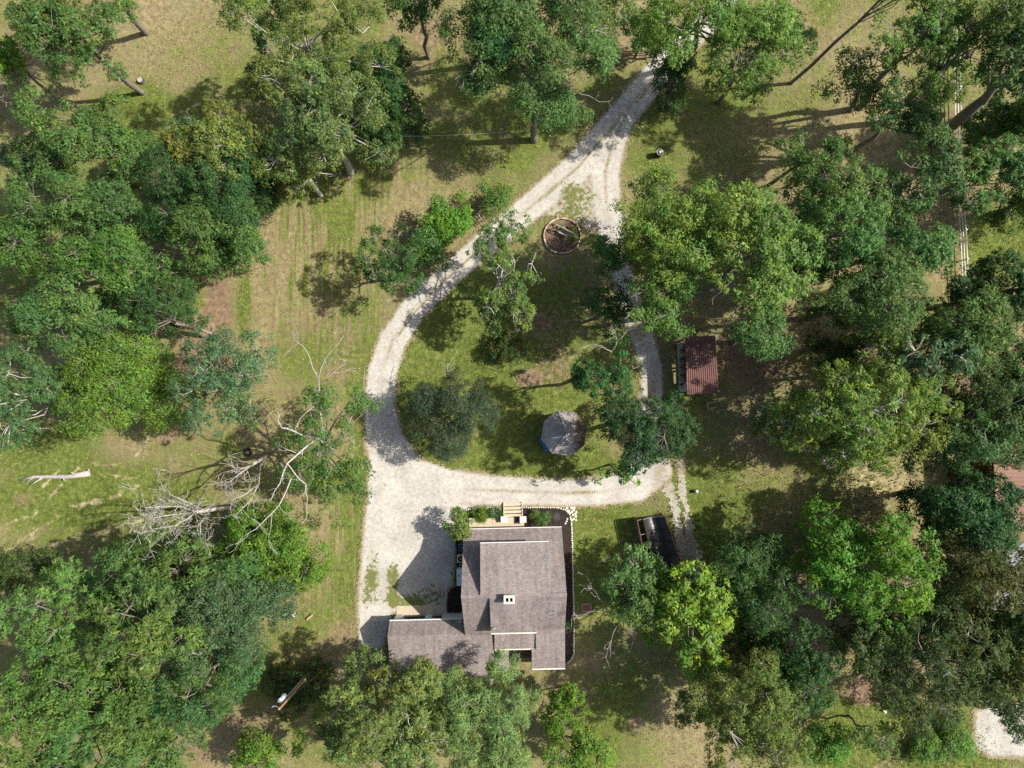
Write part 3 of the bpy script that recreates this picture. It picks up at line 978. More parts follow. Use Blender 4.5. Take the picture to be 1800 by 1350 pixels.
tree("sparse low yellow green tree above the straw meadow", "olive", 1455, 795, 66, 40, 6, holes=.4, lai=2.0)
tree("dark shaded tree right of the big light crowns", "dark", 1455, 620, 52, 38, 5, holes=.3)
tree("dark tree above the salmon roofed house", "dark", 1750, 725, 80, 80, 9, lai=4.8, extra=[(1775, 790, 34, 9)])
tree("dark leafy tree in front of the salmon roof", "dark", 1712, 905, 84, 66, 9, holes=.2, lai=5, extra=[(1775, 900, 36, 9), (1690, 850, 30, 7)])
tree("dark tree over the pale roof at right edge", "dim", 1740, 1010, 92, 72, 9, holes=.28, lai=4.2)
for lab, x, y, z in (("tree just beyond right edge beside the thick leaning trunk", 1845, 190, 8), ("tree just beyond right edge level with the sunlit lawn", 1870, 330, 8),
                     ("tree just beyond right edge above the salmon roof", 1850, 700, 9), ("tree just beyond right edge below the pale roof", 1845, 1120, 10)):
    tree(lab, "mid", x, y, 75, 75, z, holes=.25)
tree("green tree closing the wood at right edge between two dark ones", "mid", 1806, 505, 50, 40, 10)
tree("dim tree at lower right between bright tree and gravel lot", "dim", 1700, 1100, 80, 60, 8, holes=.24, lai=4)
tree("dim bushy tree along bottom right lawn", "dim", 1600, 1235, 70, 45, 5, holes=.3, lai=3.4)
# --- lower right
tree("bright light green tree in lower right clearing", "bright", 1530, 990, 118, 82, 10, holes=.2, lai=4.2, extra=[(1560, 1080, 55, 8), (1470, 950, 45, 9)])
tree("brilliant yellow green maple east of the house", "maple", 1224, 1092, 66, 90, 8, holes=.16, lai=5.0, extra=[(1212, 1025, 36, 8), (1240, 1165, 36, 7), (1180, 1060, 30, 6)])
tree("green tree with bare twigs between house and the yellow maple", "mid", 1112, 1032, 60, 62, 6, holes=.22, lai=4.4, extra=[(1150, 1005, 22, 6), (1137, 968, 10, 4.5)], base=(1120, 1030),
     limbs=[([(1062, 1072, 6), (1040, 1075, 6.2), (1015, 1083, 6.2)], .05, .018, 4), ([(1062, 1062, 6), (1050, 1046, 6.4), (1040, 1032, 6.6)], .05, .018, 4), ([(1085, 1100, 5.5), (1075, 1125, 5.5), (1068, 1145, 5.4)], .045, .016, 4),
            ([(1112, 1100, 5), (1118, 1118, 5)], .03, .014, 3)])
tree("dark green tree behind the yellow maple", "dark", 1325, 1030, 72, 82, 8, lai=4.0)
tree("dark round tree on lower lawn right of the airy birch", "dark", 1412, 1175, 70, 66, 8, extra=[(1400, 1120, 35, 8)])
tree("airy yellow green birch at bottom with pale stems", "olive", 1318, 1255, 92, 100, 10, holes=.24, lai=3.8, dead=7, extra=[(1290, 1330, 50, 9), (1380, 1320, 45, 9), (1250, 1200, 34, 8)])
tree("wide dim olive tree at lower right under the pale roof", "dim", 1640, 1165, 130, 88, 10, holes=.24, lai=3.8, dead=3)
tree("dim tree at right edge above the gravel lot", "dim", 1770, 1155, 62, 72, 10, holes=.26)
tree("bright green bush at bottom edge right of the airy birch", "bright", 1450, 1315, 42, 36, 2.6, lai=4)
tree("young tree with dark stems on lower right lawn", "mid", 1530, 1290, 66, 34, 4, holes=.4, lai=2.0)
tree("leafy tree overhanging right corner of the gravel lot", "dark", 1795, 1262, 42, 30, 6)
# --- bottom
tree("feathery pale green willow covering the rear corner of the house", "willow", 848, 1270, 82, 74, 8, holes=.12, lai=4.8, extra=[(885, 1172, 24, 6), (790, 1195, 24, 6), (925, 1225, 22, 6), (840, 1335, 45, 8), (895, 1330, 40, 8)])
tree("large airy olive tree at bottom beside the garage roof", "olive", 675, 1258, 112, 86, 9, holes=.18, lai=4.8, dead=3, base=(690, 1200), extra=[(640, 1172, 34, 7), (722, 1180, 34, 7), (770, 1220, 34, 7), (775, 1290, 40, 8), (590, 1260, 42, 8), (620, 1330, 48, 9), (720, 1335, 48, 9)])
tree("dark green bush at the foot of willow near rear lawn", "bright", 985, 1250, 42, 48, 3.5, lai=4)
tree("bright green bush at bottom edge by the rear lawn", "bright", 1010, 1320, 66, 36, 3.5, lai=3.6)
tree("bright green bush at bottom edge below the utility pole", "bright", 455, 1325, 66, 36, 3.5, lai=4)
tree("vivid green tree beside the dead white tree", "bright", 475, 975, 82, 76, 6.5, holes=.2, lai=4.4, extra=[(440, 920, 34, 6), (520, 1000, 34, 5)])
# bottom left wood
tree("grey green tree under the dead white tree at lower left", "mid", 300, 1010, 120, 70, 10)
tree("green tree at left edge of lower left wood", "light", 95, 1085, 95, 78, 12)
tree("round crown in middle of lower left wood", "mid", 250, 1115, 85, 66, 14)
tree("crown on open side of lower left wood facing the field", "blue", 385, 1095, 88, 82, 11)
tree("lowest crown of lower left wood above shaded ground", "mid", 332, 1212, 92, 72, 11)
tree("crown near bottom left corner", "light", 60, 1235, 100, 85, 13)
tree("crown at bottom edge of lower left wood", "mid", 215, 1265, 92, 75, 12)
tree("crown cut by bottom edge in lower left corner", "mid", 110, 1345, 105, 45, 12)
tree("small crown at bottom edge right of the lower left wood", "mid", 265, 1335, 58, 40, 9)
tree("brownish green tree at left edge above lower left wood", "dim", 22, 1010, 40, 42, 7)
# --- inside the loop
tree("airy grey green tree arching over driveway inside the loop", "olive", 882, 485, 80, 92, 6.5, holes=.34, lai=2.7, dead=4, base=(868, 520), th=1.2, extra=[(905, 400, 30, 7), (870, 560, 30, 5)])
tree("dark grey green spreading tree on the loop lawn", "grey", 798, 728, 72, 74, 5, holes=.16, lai=4.2, th=1.6, limbs=[([(800, 690, 5), (790, 665, 5.5), (785, 650, 5.6)], .035, .016, 6)])
tree("dark tree with bare twigs left of the bright hedge bushes", "dark", 692, 462, 56, 56, 6, holes=.34, lai=3.0, extra=[(660, 420, 24, 6), (700, 415, 18, 6)], base=(705, 490),
     limbs=[([(685, 470, 6), (668, 482, 6), (638, 492, 5.8)], .05, .018, 3), ([(672, 450, 6), (650, 450, 6)], .035, .016, 2), ([(690, 505, 5), (684, 522, 5)], .03, .014, 2)])
tree("bright green rounded bush west of the driveway, larger of two", "bright", 788, 385, 36, 36, 2.4, holes=.08, lai=5, extra=[(812, 362, 20, 2), (765, 415, 22, 2), (752, 440, 18, 1.6)], name="shrub", group="bushes along the driveway", cat="shrub", th=.9)
tree("yellow green rounded bush touching the driveway, smaller of two", "spray", 868, 352, 25, 25, 2.0, holes=.08, lai=5, name="shrub", group="bushes along the driveway", cat="shrub", th=.7)
tree("low green bush between the bright bush and dark twiggy tree", "mid", 752, 440, 32, 36, 2.2, holes=.2, lai=3.6, name="shrub", group="bushes along the driveway", cat="shrub")
tree("dark round bush dotted with orange flowers on loop lawn", "dark", 893, 612, 29, 30, 1.4, holes=.05, lai=5, name="flowering_shrub", group="orange flowered bushes", cat="shrub", flowers=((.55, .13, .02), .05), th=.7, scale=.7)
tree("mound of vine with orange flowers around the utility pole", "dark", 525, 1210, 50, 50, 1.6, holes=.1, lai=4.6, name="flowering_shrub", group="orange flowered bushes", cat="shrub", flowers=((.42, .17, .03), .08), th=.8, scale=.8)
tree("dark olive bush at front corner of the house casting shadow on gravel", "gold", 806, 925, 23, 24, 2.6, holes=.12, lai=4.4, name="shrub", group="bushes by the house", cat="shrub", scale=.75, th=.8)
# bed plants
for lab, sp_, x, y, r, z in (("leafy green hosta clump in front bed left of steps", "bright", 846, 902, 14, .55), ("flowering rose bush with pale blooms beside the front steps", "mid", 868, 902, 10, .6),
                             ("small dark plant against the left stair stringer", "dark", 879, 904, 5, .4), ("small green plant at left end of front bed", "bright", 813, 902, 6, .4),
                             ("round green shrub in front bed right of steps", "mid", 955, 910, 11, .6), ("small yellowish plant beside the round shrub right of steps", "olive", 940, 905, 6, .4),
                             ("low green plant in narrow bed along east wall", "mid", 1000, 1097, 6, .3)):
    tree(lab, sp_, x, y, r, r, z, holes=.05, lai=4.2, name="garden_plant", group="plants in the house beds", cat="plant", scale=.5, th=.3,
         flowers=((.75, .62, .62), .06) if "rose" in lab else None)
for lab, x, y, r, sp_ in (("yellow green hosta at top of the brick ringed bed", 985, 398, 5, "maple"), ("larger yellow green hosta right side of brick ringed bed", 1007, 404, 6.5, "maple"),
                          ("green plant at end of wooden bench in brick ringed bed", 1009, 423, 5.5, "bright")):
    tree(lab, sp_, x, y, r, r, .3, holes=.0, lai=4.5, name="garden_plant", group="plants in the round bed", cat="plant", scale=.45, th=.2)
for lab, x, y, rx, ry in (("tall green grass clump near right edge of lower lawn", 1630, 1310, 26, 30), ("long pale grass tuft at lower right beside the gravel lot", 1680, 1300, 24, 36)):
    tree(lab, "spray", x, y, rx, ry, .7, holes=.05, lai=3.5, name="grass_clump", group="tall grass clumps", cat="plant", scale=.8, th=.4)

# --- the half dead tree by the driveway
tree("half dead tree with bare white limbs beside gravel yard", "mid", 565, 785, 74, 85, 7, base=(585, 790), holes=.34, lai=2.7, lobe_r=.9, trunk_r=.2, name="half_dead_tree",
     extra=[(570, 690, 22, 9), (620, 700, 24, 7), (655, 712, 14, 6), (620, 830, 34, 6), (640, 870, 18, 5), (575, 855, 26, 6), (520, 790, 24, 8), (560, 905, 22, 5), (600, 910, 18, 4), (545, 700, 14, 9)],
     limbs=[([(585, 790, 5.5), (558, 770, 8), (533, 790, 10), (505, 815, 11), (492, 850, 11.2), (475, 882, 11.4)], .20, .05, 6),
            ([(505, 815, 11), (520, 835, 10.6), (537, 850, 10.2), (540, 875, 10), (538, 912, 9.6)], .10, .03, 5),
            ([(512, 840, 10.8), (500, 870, 11), (480, 900, 11.4), (450, 930, 11.8), (424, 946, 12)], .10, .03, 5),
            ([(478, 905, 11.3), (476, 930, 11), (472, 950, 11)], .05, .02, 2),
            ([(536, 768, 9), (515, 757, 9.6), (495, 752, 10), (488, 738, 10.4), (488, 724, 10.6)], .14, .05, 2),
            ([(517, 757, 9.6), (528, 735, 10), (550, 716, 10.4)], .10, .04, 2),
            ([(532, 797, 10), (514, 793, 10.2), (495, 785, 10.3)], .09, .04, 2),
            ([(575, 775, 6), (562, 720, 8.5), (560, 665, 10.5), (575, 625, 11.6), (604, 590, 12.4)], .15, .025, 4),
            ([(560, 665, 10.5), (545, 630, 11), (532, 608, 11.5), (517, 596, 11.8)], .07, .02, 3),
            ([(575, 640, 11), (592, 622, 11.5), (605, 615, 12)], .05, .02, 3),
            ([(570, 670, 10.4), (585, 655, 10.8), (600, 643, 11)], .05, .02, 3),
            ([(590, 780, 5), (615, 740, 6.5), (635, 690, 7.4), (640, 665, 7.8), (641, 650, 8)], .10, .02, 2),
            ([(600, 800, 5), (612, 800, 5.5), (632, 783, 6)], .05, .02, 3), ([(575, 835, 6), (560, 850, 6.2)], .04, .02, 3), ([(590, 845, 6), (570, 852, 6.2)], .04, .02, 3), ([(617, 775, 6), (618, 758, 6.3)], .04, .02, 1)],
     group="dead and dying trees")

# --- bare dead trees
def dead_tree(label, trunk, limbs, seed, depth=3, Lb=2.6, r=.3, twig_l=2.4, name="dead_tree"):
    rng = np.random.default_rng(seed)
    b0 = P(*trunk[0])
    root = empty(name, b0, 0, label, "tree", "dead and dying trees")
    t = MB()
    pts = [P(*q) - b0 for q in trunk]
    t.tube(pts, list(np.linspace(r, r * .5, len(pts))), 8)
    t.build("trunk", m_dead, root, True)
    for lb in limbs:
        d = MB()
        q = [P(*a) - b0 for a in lb]
        rad = list(np.linspace(r * .32, r * .085, len(q)))
        d.tube(q, rad, 6)
        for i in range(1, len(q)):
            for k in range(4):
                dv = (q[i] - q[i - 1])
                dv = dv / np.linalg.norm(dv) + rng.normal(size=3) * .65
                grow(d, rng, q[i] * (1 - .2 * k) + q[i - 1] * .2 * k, dv, rng.uniform(.6, 1.25) * twig_l, rad[i] * .5, depth, .1, 4, 3, .25, None, .013)
        d.build("limb", m_dead, root, True)
    return root


dead_tree("bare white dead tree with tangled twigs at left", [(408, 892, 0), (378, 895, 4), (345, 900, 7)],
          [[(345, 900, 7), (315, 890, 9), (285, 890, 11), (255, 893, 12.5)], [(345, 900, 7), (330, 912, 9), (305, 925, 10.5), (270, 930, 12)],
           [(360, 897, 5.6), (335, 885, 8), (300, 870, 10)], [(345, 900, 7), (300, 905, 10), (262, 912, 12)], [(370, 896, 5), (352, 920, 7), (352, 950, 8)]], 5, 2, 2.2, .22, 1.8)
dead_tree("bare grey dead bush spreading at left edge near top", [(62, 160, 0), (52, 153, 1.5)],
          [[(52, 153, 1.5), (28, 135, 4), (5, 105, 6)], [(52, 153, 1.5), (20, 150, 4), (-10, 150, 6)], [(52, 153, 1.5), (30, 165, 3.5), (5, 170, 5)], [(52, 153, 1.5), (45, 130, 3.5), (42, 110, 5)]], 8, 2, 2, .14, 1.7)
dead_tree("leafless white dead limb stack left of half dead tree", [(470, 800, 0), (458, 808, 5), (445, 816, 8)],
          [[(445, 816, 8), (425, 830, 9.5), (400, 850, 10.5)], [(450, 812, 7), (432, 822, 9), (395, 830, 10)], [(458, 808, 5), (455, 850, 8), (440, 880, 9.5), (415, 905, 10.5)], [(455, 850, 8), (430, 870, 9.5), (402, 880, 10)]], 11, 1, 2, .2, 1.6)

# fallen log
root = empty("fallen_log", P(95, 838, 0), 0, "fallen bleached tree trunk lying on grass at left", "log")
lg = MB()
b0 = P(95, 838, 0)
lg.tube([P(37, 844, .18) - b0, P(60, 838, .2) - b0, P(90, 838, .22) - b0, P(120, 838, .25) - b0, P(158, 832, .3) - b0], [.09, .14, .17, .19, .27], 9)
lg.build("stem", m_dead, root, True)
lg = MB()
rng = np.random.default_rng(4)
for a, bb in (((75, 840, .3), (52, 854, .5)), ((110, 836, .3), (113, 846, .3)), ((60, 838, .3), (46, 848, .3)), ((130, 836, .4), (126, 830, .8)), ((155, 832, .4), (156, 824, .5))):
    lg = MB()
    lg.tube([P(*a) - b0, (P(*a) + P(*bb)) / 2 - b0 + rng.normal(size=3) * .04, P(*bb) - b0], [.08, .06, .03], 5)
    lg.build("branch_stub", m_dead, root, True)

# ------------------------------------------------------------------ the house
HR = math.radians(1.3)
house = empty("house", (-4.05, -9.95, 0), HR, "house with brown grey shingle roof, front dormer and low garage wing", "house")


def HL(px, py, z=0.0):
    """survey pixel to the house's own axes"""
    p = P(px, py, z) - np.array([-4.05, -9.95, 0])
    c_, s_ = math.cos(-HR), math.sin(-HR)
    return np.array([p[0] * c_ - p[1] * s_, p[0] * s_ + p[1] * c_, z])


MBh = lambda: MB()
# walls
w = MB().prism_x([(-.32, 0), (-.32, 2.6), (-4.55, 6.28), (-8.05, 3.25), (-8.05, 0)], .28, 7.92)
w.build("wall", m_siding, house)
MB().prism_x([(-8.06, 0), (-8.06, 3.15), (-11.35, 2.3), (-11.35, 0)], 5.62, 7.9).build("wall", m_siding, house)
# main roof
rn = MB().slab([(0, 0, 2.6), (8.2, 0, 2.6), (8.2, -4.55, 6.5), (0, -4.55, 6.5)], .14).build("roof", m_shingle, house)
rn["label"] = "front slope of the main roof"
MB().slab([(0, -4.552, 6.5), (8.2, -4.552, 6.5), (8.2, -8.12, 3.4), (2.3, -8.12, 3.4), (2.3, -8.66, 2.93), (0, -8.66, 2.93)], .14).build("roof", m_shingle, house)["label"] = "rear slope of the main roof"
MB().slab([(0, -4.40, 6.47), (8.2, -4.40, 6.47), (8.2, -4.55, 6.545), (0, -4.55, 6.545)], .03).slab([(0, -4.55, 6.545), (8.2, -4.55, 6.545), (8.2, -4.70, 6.46), (0, -4.70, 6.46)], .03).build("ridge_cap", m_shingle, house)
rr = MB().slab([(5.80, -8.10, 3.41), (8.2, -8.10, 3.41), (8.2, -11.6, 2.5), (5.80, -11.6, 2.5)], .13)
rr.build("rear_roof", m_shingle, house)
MB().slab([(5.45, -9.86, 2.935), (5.80, -9.86, 2.935), (5.80, -11.6, 2.497), (5.45, -11.6, 2.497)], .13).build("rear_roof", m_shingle, house)
MB().slab([(2.42, -9.9, 2.72), (3.55, -9.9, 2.72), (3.55, -11.75, 2.3), (2.42, -11.75, 2.3)], .13).build("rear_roof", m_shingle, house)
lr = MB().slab([(2.42, -7.9, 3.42), (5.82, -7.9, 3.42), (5.82, -9.83, 2.8), (2.42, -9.83, 2.8)], .13).build("lower_roof", m_shingle, house)
# rear porch posts, boards of the open rear deck
for x in (3.5, 5.5, 2.5):
    MB().box(x - .06, x + .06, -11.5, -11.38, 0, 2.42).build("porch_post", m_white, house)
deckr = MB().box(3.3, 5.7, -11.5, -9.0, .1, .3).build("rear_deck", m_darkwood, house)
m_deckdark = simple("worn_brown_boards", (0.115, 0.08, 0.055), .9, .3, 4)
for i in range(11):
    y = -9.2 - i * .21
    MB().box(3.32, 5.68, y - .19, y, .304, .335 + .006 * (i % 3)).build("deck_board", m_deckdark, deckr)
# white edges
MB().box(5.45, 8.2, -11.70, -11.605, 2.36, 2.52).build("gutter", m_white, house)
MB().box(2.42, 3.55, -11.85, -11.755, 2.2, 2.34).build("gutter", m_white, house)
MB().box(2.42, 5.80, -9.93, -9.835, 2.70, 2.84).build("gutter", m_cream, house)
MB().box(0, 8.2, .003, .06, 2.50, 2.595).build("gutter", m_white, house)
# front dormer
dm = empty("front_dormer", (0, 0, 0))
dm.parent = house
MB().prism_x([(-.95, 2.95), (-.95, 5.22), (-4.5, 6.3), (-4.5, 5.6)], 1.72, 6.72).build("dormer_wall", m_white, dm)
MB().slab([(1.5, -.66, 5.28), (6.95, -.66, 5.28), (6.95, -4.56, 6.56), (1.5, -4.56, 6.56)], .12).build("dormer_roof", m_shingle, dm)
MB().box(1.5, 6.95, -.655, -.60, 5.17, 5.275).build("gutter", m_white, dm)
for i in range(6):
    x = 2.1 + i * .84
    MB().box(x - .30, x + .30, -.949, -.905, 3.75, 4.85).build("window", m_glass, dm)
    MB().box(x - .36, x + .36, -.949, -.88, 3.66, 3.73).build("window_sill", m_white, dm)
# rear dormer
rd = empty("rear_dormer", (0, 0, 0))
rd.parent = house
MB().prism_x([(-7.6, 3.3), (-7.6, 4.68), (-4.6, 6.25), (-4.6, 5.5)], 2.42, 5.6).build("dormer_wall", m_siding, rd)
MB().slab([(2.2, -4.556, 6.57), (5.82, -4.556, 6.57), (5.82, -7.89, 4.75), (2.2, -7.89, 4.75)], .12).build("dormer_roof", m_shingle, rd)
MB().box(2.2, 5.82, -7.99, -7.895, 4.64, 4.76).build("gutter", m_cream, rd)
for i in range(3):
    x = 3.0 + i * 1.0
    MB().box(x - .35, x + .35, -7.645, -7.601, 3.6, 4.5).build("window", m_glass, rd)
# chimney with two flues
q = HL(895, 1054, 7.1)
ch = MB()
x0, x1, y0, y1 = q[0] - .37, q[0] + .37, q[1] - .28, q[1] + .28
ch.box(x0, x1, y0, y1, 5.6, 6.9)
cho = ch.build("chimney", m_cream, house)
rim = MB()
rim.box(x0 - .04, x1 + .04, y1 - .14, y1 + .04, 6.9, 7.15).box(x0 - .04, x1 + .04, y0 - .04, y0 + .10, 6.9, 7.15).box(x0 - .04, x0 + .10, y0 + .10, y1 - .14, 6.9, 7.15).box(x1 - .10, x1 + .04, y0 + .10, y1 - .14, 6.9, 7.15)
rim.box(q[0] - .04, q[0] + .06, y0 + .10, y1 - .14, 6.9, 7.12)
rim.build("chimney_cap", m_cream, cho)
for xa, xb in ((x0 + .10, q[0] - .04), (q[0] + .06, x1 - .10)):
    MB().box(xa + .004, xb - .004, y0 + .105, y1 - .145, 6.902, 6.93).build("flue", m_black, cho)
for (px, py, z) in ((987, 1031, 6.0), (968, 1077, 4.9), (869, 1105, 5.3)):
    q = HL(px, py, z)
    vp = MB()
    vp.tube([(q[0], q[1], z - .75), (q[0], q[1], z)], .05, 8)
    vp.obox((q[0], q[1], z - .02), (.2, .14, .06))
    vp.build("vent_pipe", m_steel, house)
# garage wing
MB().prism_x([(-7.92, 0), (-7.92, 2.02), (-8.48, 2.86), (-12.3, 1.84), (-12.3, 0)], -6.15, 2.3).build("garage_wall", m_siding, house)
MB().slab([(-6.4, -7.58, 1.98), (2.2, -7.58, 1.98), (2.2, -8.48, 3.0), (-6.4, -8.48, 3.0)], .11).build("garage_roof", m_shingle, house)
MB().slab([(-6.4, -8.482, 3.0), (2.38, -8.482, 3.0), (2.38, -12.6, 1.95), (-6.4, -12.6, 1.95)], .11).build("garage_roof", m_shingle, house)
MB().box(-6.4, -.35, -7.575, -7.50, 1.88, 1.985).build("gutter", m_white, house)
MB().box(-6.4, 2.38, -12.70, -12.605, 1.82, 1.94).build("gutter", m_white, house)
for x, wd in ((-5.85, .3), (-3.25, .28)):
    MB().box(x - wd, x + wd, -7.915, -7.60, 0, 1.86).build("porch_pier", m_white, house)
MB().box(-2.1, -.3, -7.915, -7.62, 0, 1.84).build("porch_wall", m_white, house)
MB().box(-5.4, -3.7, -7.917, -7.89, .1, 1.8).build("garage_door", m_glass, house)
MB().box(-2.8, -2.2, -7.917, -7.89, .05, 1.8).build("door", m_darkwood, house)
MB().tube([(-.42, -7.4, 3.4), (-.42, -7.45, 1.6), (-.42, -7.45, .2)], .05, 6).build("downspout", m_white, house)
tag(house, None, None)

# front landing and stairs
fl = HL(873, 920, .6)
deck = empty("front_landing", P(873, 920, 0), HR, "tan front landing with wooden stairs up from the gravel drive", "landing")
cb, sb = math.cos(-HR), math.sin(-HR)


def DL(px, py, z):
    p = P(px, py, z) - P(873, 920, 0)
    return np.array([p[0] * cb - p[1] * sb, p[0] * sb + p[1] * cb, z])


a, c_ = DL(824, 911.5, .6), DL(921.5, 930, .6)
MB().box(a[0], c_[0], c_[1] - .25, a[1], 0, .57).build("base", m_concrete, deck)
n = 7
wd = (c_[0] - a[0]) / n
for i in range(n):
    MB().box(a[0] + i * wd + .004, a[0] + (i + 1) * wd - .004, c_[1] - .25, a[1] + .02, .572, .6 + .004 * (i % 2)).build("floor_panel", m_concrete, deck)
s0, s1 = DL(885, 908, .5), DL(919, 908, .5)
yt = a[1] + .02
for i in range(4):
    z = .49 - i * .12
    MB().box(s0[0] + .09, s1[0] - .09, yt + .02 + i * .30, yt + .32 + i * .30 - .065, z - .04, z).build("tread", m_tan, deck)
    MB().box(s0[0] + .1, s1[0] - .1, yt + .20 + i * .30, yt + .225 + i * .30, 0.0, z - .042).build("riser", m_darkwood, deck)  # dark colour puts shade into the gaps between the treads
for x in (s0[0], s1[0] - .085):
    MB().prism_x([(yt + .01, 0), (yt + .01, .58), (yt + .1, .58), (yt + 1.24, .12), (yt + 1.24, 0)], x, x + .085).build("stringer", m_tan, deck)
for px, m_ in ((886, m_white), (919.5, m_cream)):
    q = DL(px, 913, 1.0)
    pr = MB().obox((q[0], q[1], .80), (.44, .44, .40)).build("newel_pier", m_cream, deck)
    MB().obox((q[0], q[1], 1.02), (.56, .52, .05)).build("pier_cap", m_, pr)
q = DL(909, 914, .6)
tag(MB().obox((0, 0, 0), (.55, .60, .02)).build("doormat", simple("charcoal_mat", (.05, .05, .055), .95, .2, 20)), "charcoal doormat on front landing at top of the stairs", "doormat").location = [float(v) for v in P(909, 914.5, .62)]

# garage walk
q0, q1 = P(697, 1064, 0), P(786, 1080, 0)
wk = empty("garage_walk", ((q0 + q1) / 2).tolist(), HR, "tan concrete slab walk along the front of the garage wing", "walkway")
wx, wy = (q1[0] - q0[0]) / 2, abs(q1[1] - q0[1]) / 2
for i in range(4):
    MB().box(-wx + i * wx / 2 + .006, -wx + (i + 1) * wx / 2 - .006, -wy - .15, wy, -.05, .05 + .003 * (i % 2)).build("slab", m_concrete, wk)

# beds of dark mulch
def flat(name, pts, z, m_, label, cat, thick=.05):
    b0 = np.mean([P(x, y) for x, y in pts], axis=0)
    mb = MB().prism_z([(P(x, y) - b0)[:2] for x, y in pts], z - thick, z)
    o = mb.build(name, m_)
    o.location = b0.tolist()
    return tag(o, label, cat)


BED1 = [(801, 935), (802, 921), (806, 911), (812, 903), (820, 897), (832, 893), (885, 892), (885, 912), (824, 912), (824, 935)]
BED2 = [(919, 893), (980, 893), (992, 897), (1000, 905), (1003, 916), (1005, 960), (1006, 1040), (1007, 1100), (1007, 1150), (1003, 1160), (993, 1166), (984, 1166), (984, 1060), (978, 945), (919, 930)]
BED3 = [(800, 935), (820, 935), (820, 1032), (800, 1032)]
BED4 = [(800, 1031), (792, 1036), (786, 1046), (785, 1076), (815, 1076), (818, 1031)]
flat("mulch_bed", BED1, .05, m_mulch, "dark mulch bed in front of the landing", "flower bed")
flat("mulch_bed", BED2, .05, m_mulch, "dark mulch bed wrapping right front corner and east wall", "flower bed")
flat("mulch_bed", BED3, .044, m_mulch, "narrow dark mulch strip under the air conditioners", "flower bed")
flat("mulch_bed", BED4, .05, m_mulch, "rounded mulch bed between garage walk and house", "flower bed")

# edging stones, each a piece of its border
rs = random.Random(3)
stone_meshes = []
for k in range(6):
    mb = MB()
    n_ = 8
    zs = (0, .55, 1)
    for zi, z in enumerate(zs):
        for i in range(n_):
            a_ = 2 * math.pi * i / n_
            r_ = (1.0, .95, .55)[zi] * rs.uniform(.82, 1.1)
            mb.v.append((.5 * r_ * math.cos(a_), .5 * r_ * math.sin(a_), z - .15))
    for zi in range(2):
        for i in range(n_):
            j_ = (i + 1) % n_
            mb.f.append((zi * n_ + i, zi * n_ + j_, (zi + 1) * n_ + j_, (zi + 1) * n_ + i))
    mb.f.append(tuple(2 * n_ + i for i in range(n_)))
    me = bpy.data.meshes.new("stone")
    me.from_pydata(mb.v, [], mb.f)
    stone_meshes.append(me)
stone_sets = {}


def stone(parent, loc, sx, sy, sz, rz, m_):
    k = rs.randrange(6)
    key = (k, m_.name)
    if key not in stone_sets:
        me = stone_meshes[k].copy()
        me.materials.append(m_)
        stone_sets[key] = me
    o = bpy.data.objects.new("stone", stone_sets[key])
    COL.link(o)
    o.parent = parent
    o.location = [float(v) for v in loc]
    o.scale = (sx, sy, sz)
    o.rotation_euler = (0, 0, rz)
    return o


def border(name, pts, label, m_, step=.19, size=.19):
    b0 = P(*pts[0])
    root = empty(name, b0.tolist(), 0, label, "edging")
    line = np.array([P(x, y) for x, y in pts])
    sg = np.linalg.norm(np.diff(line, axis=0), axis=1)
    cum = np.concatenate([[0], np.cumsum(sg)])
    for s in np.arange(0, cum[-1], step):
        p = np.array([np.interp(s, cum, line[:, k]) for k in range(3)]) - b0
        t = np.array([np.interp(s + .05, cum, line[:, k]) for k in range(3)]) - b0 - p
        p[:2] += [rs.uniform(-.02, .02), rs.uniform(-.02, .02)]
        stone(root, p, size * rs.uniform(.75, 1.05), size * rs.uniform(.65, .95), rs.uniform(.12, .2), math.atan2(t[1], t[0]) + rs.uniform(-.2, .2), m_)
    return root


border("stone_edging", [(801, 920), (806, 909), (813, 901), (821, 896), (833, 893), (884, 892)], "pale stone edging curving round left front bed", m_stone)
border("stone_edging", [(921, 892), (980, 892), (993, 896), (1001, 904), (1004, 916), (1006, 960), (1008, 1040), (1009, 1100), (1009, 1148), (1004, 1160), (996, 1166)], "pale stone edging round right front bed and along the east wall", m_stone)
border("stone_edging", [(801, 955), (802, 1000)], "short weathered stone edging beside the air conditioners", m_darkstone, .2, .2)
border("stone_edging", [(801, 1029), (792, 1034), (786, 1044), (785, 1058), (785, 1074)], "weathered stone edging of rounded bed by garage walk", m_darkstone, .2, .2)
sp0 = P(1005, 904)
pv = empty("stone_paving", sp0.tolist(), 0, "patch of pale irregular paving stones outside the right front bed", "paving")
for x, y in ((996, 893), (1000, 897), (1004, 894), (1008, 897), (1005, 900), (1010, 903), (1006, 906), (1011, 908), (1008, 911), (1012, 914), (1009, 893), (1002, 901), (1013, 900), (1006, 914)):
    stone(pv, P(x + rs.uniform(-1, 1), y + rs.uniform(-1, 1)) - sp0, rs.uniform(.22, .32), rs.uniform(.18, .28), .1, rs.uniform(0, 3), m_cream)
for x, y, lb in ((997, 912, "upper white rock at the inner corner of right front bed"), (995.5, 916, "middle white rock at the inner corner of right front bed"), (993.5, 920, "lower white rock at inner corner of right front bed")):
    o = stone(None, P(x, y), .22, .2, .2, rs.uniform(0, 3), m_stone)
    o.name = "rock"
    tag(o, lb, "rock", "white rocks in the front bed")
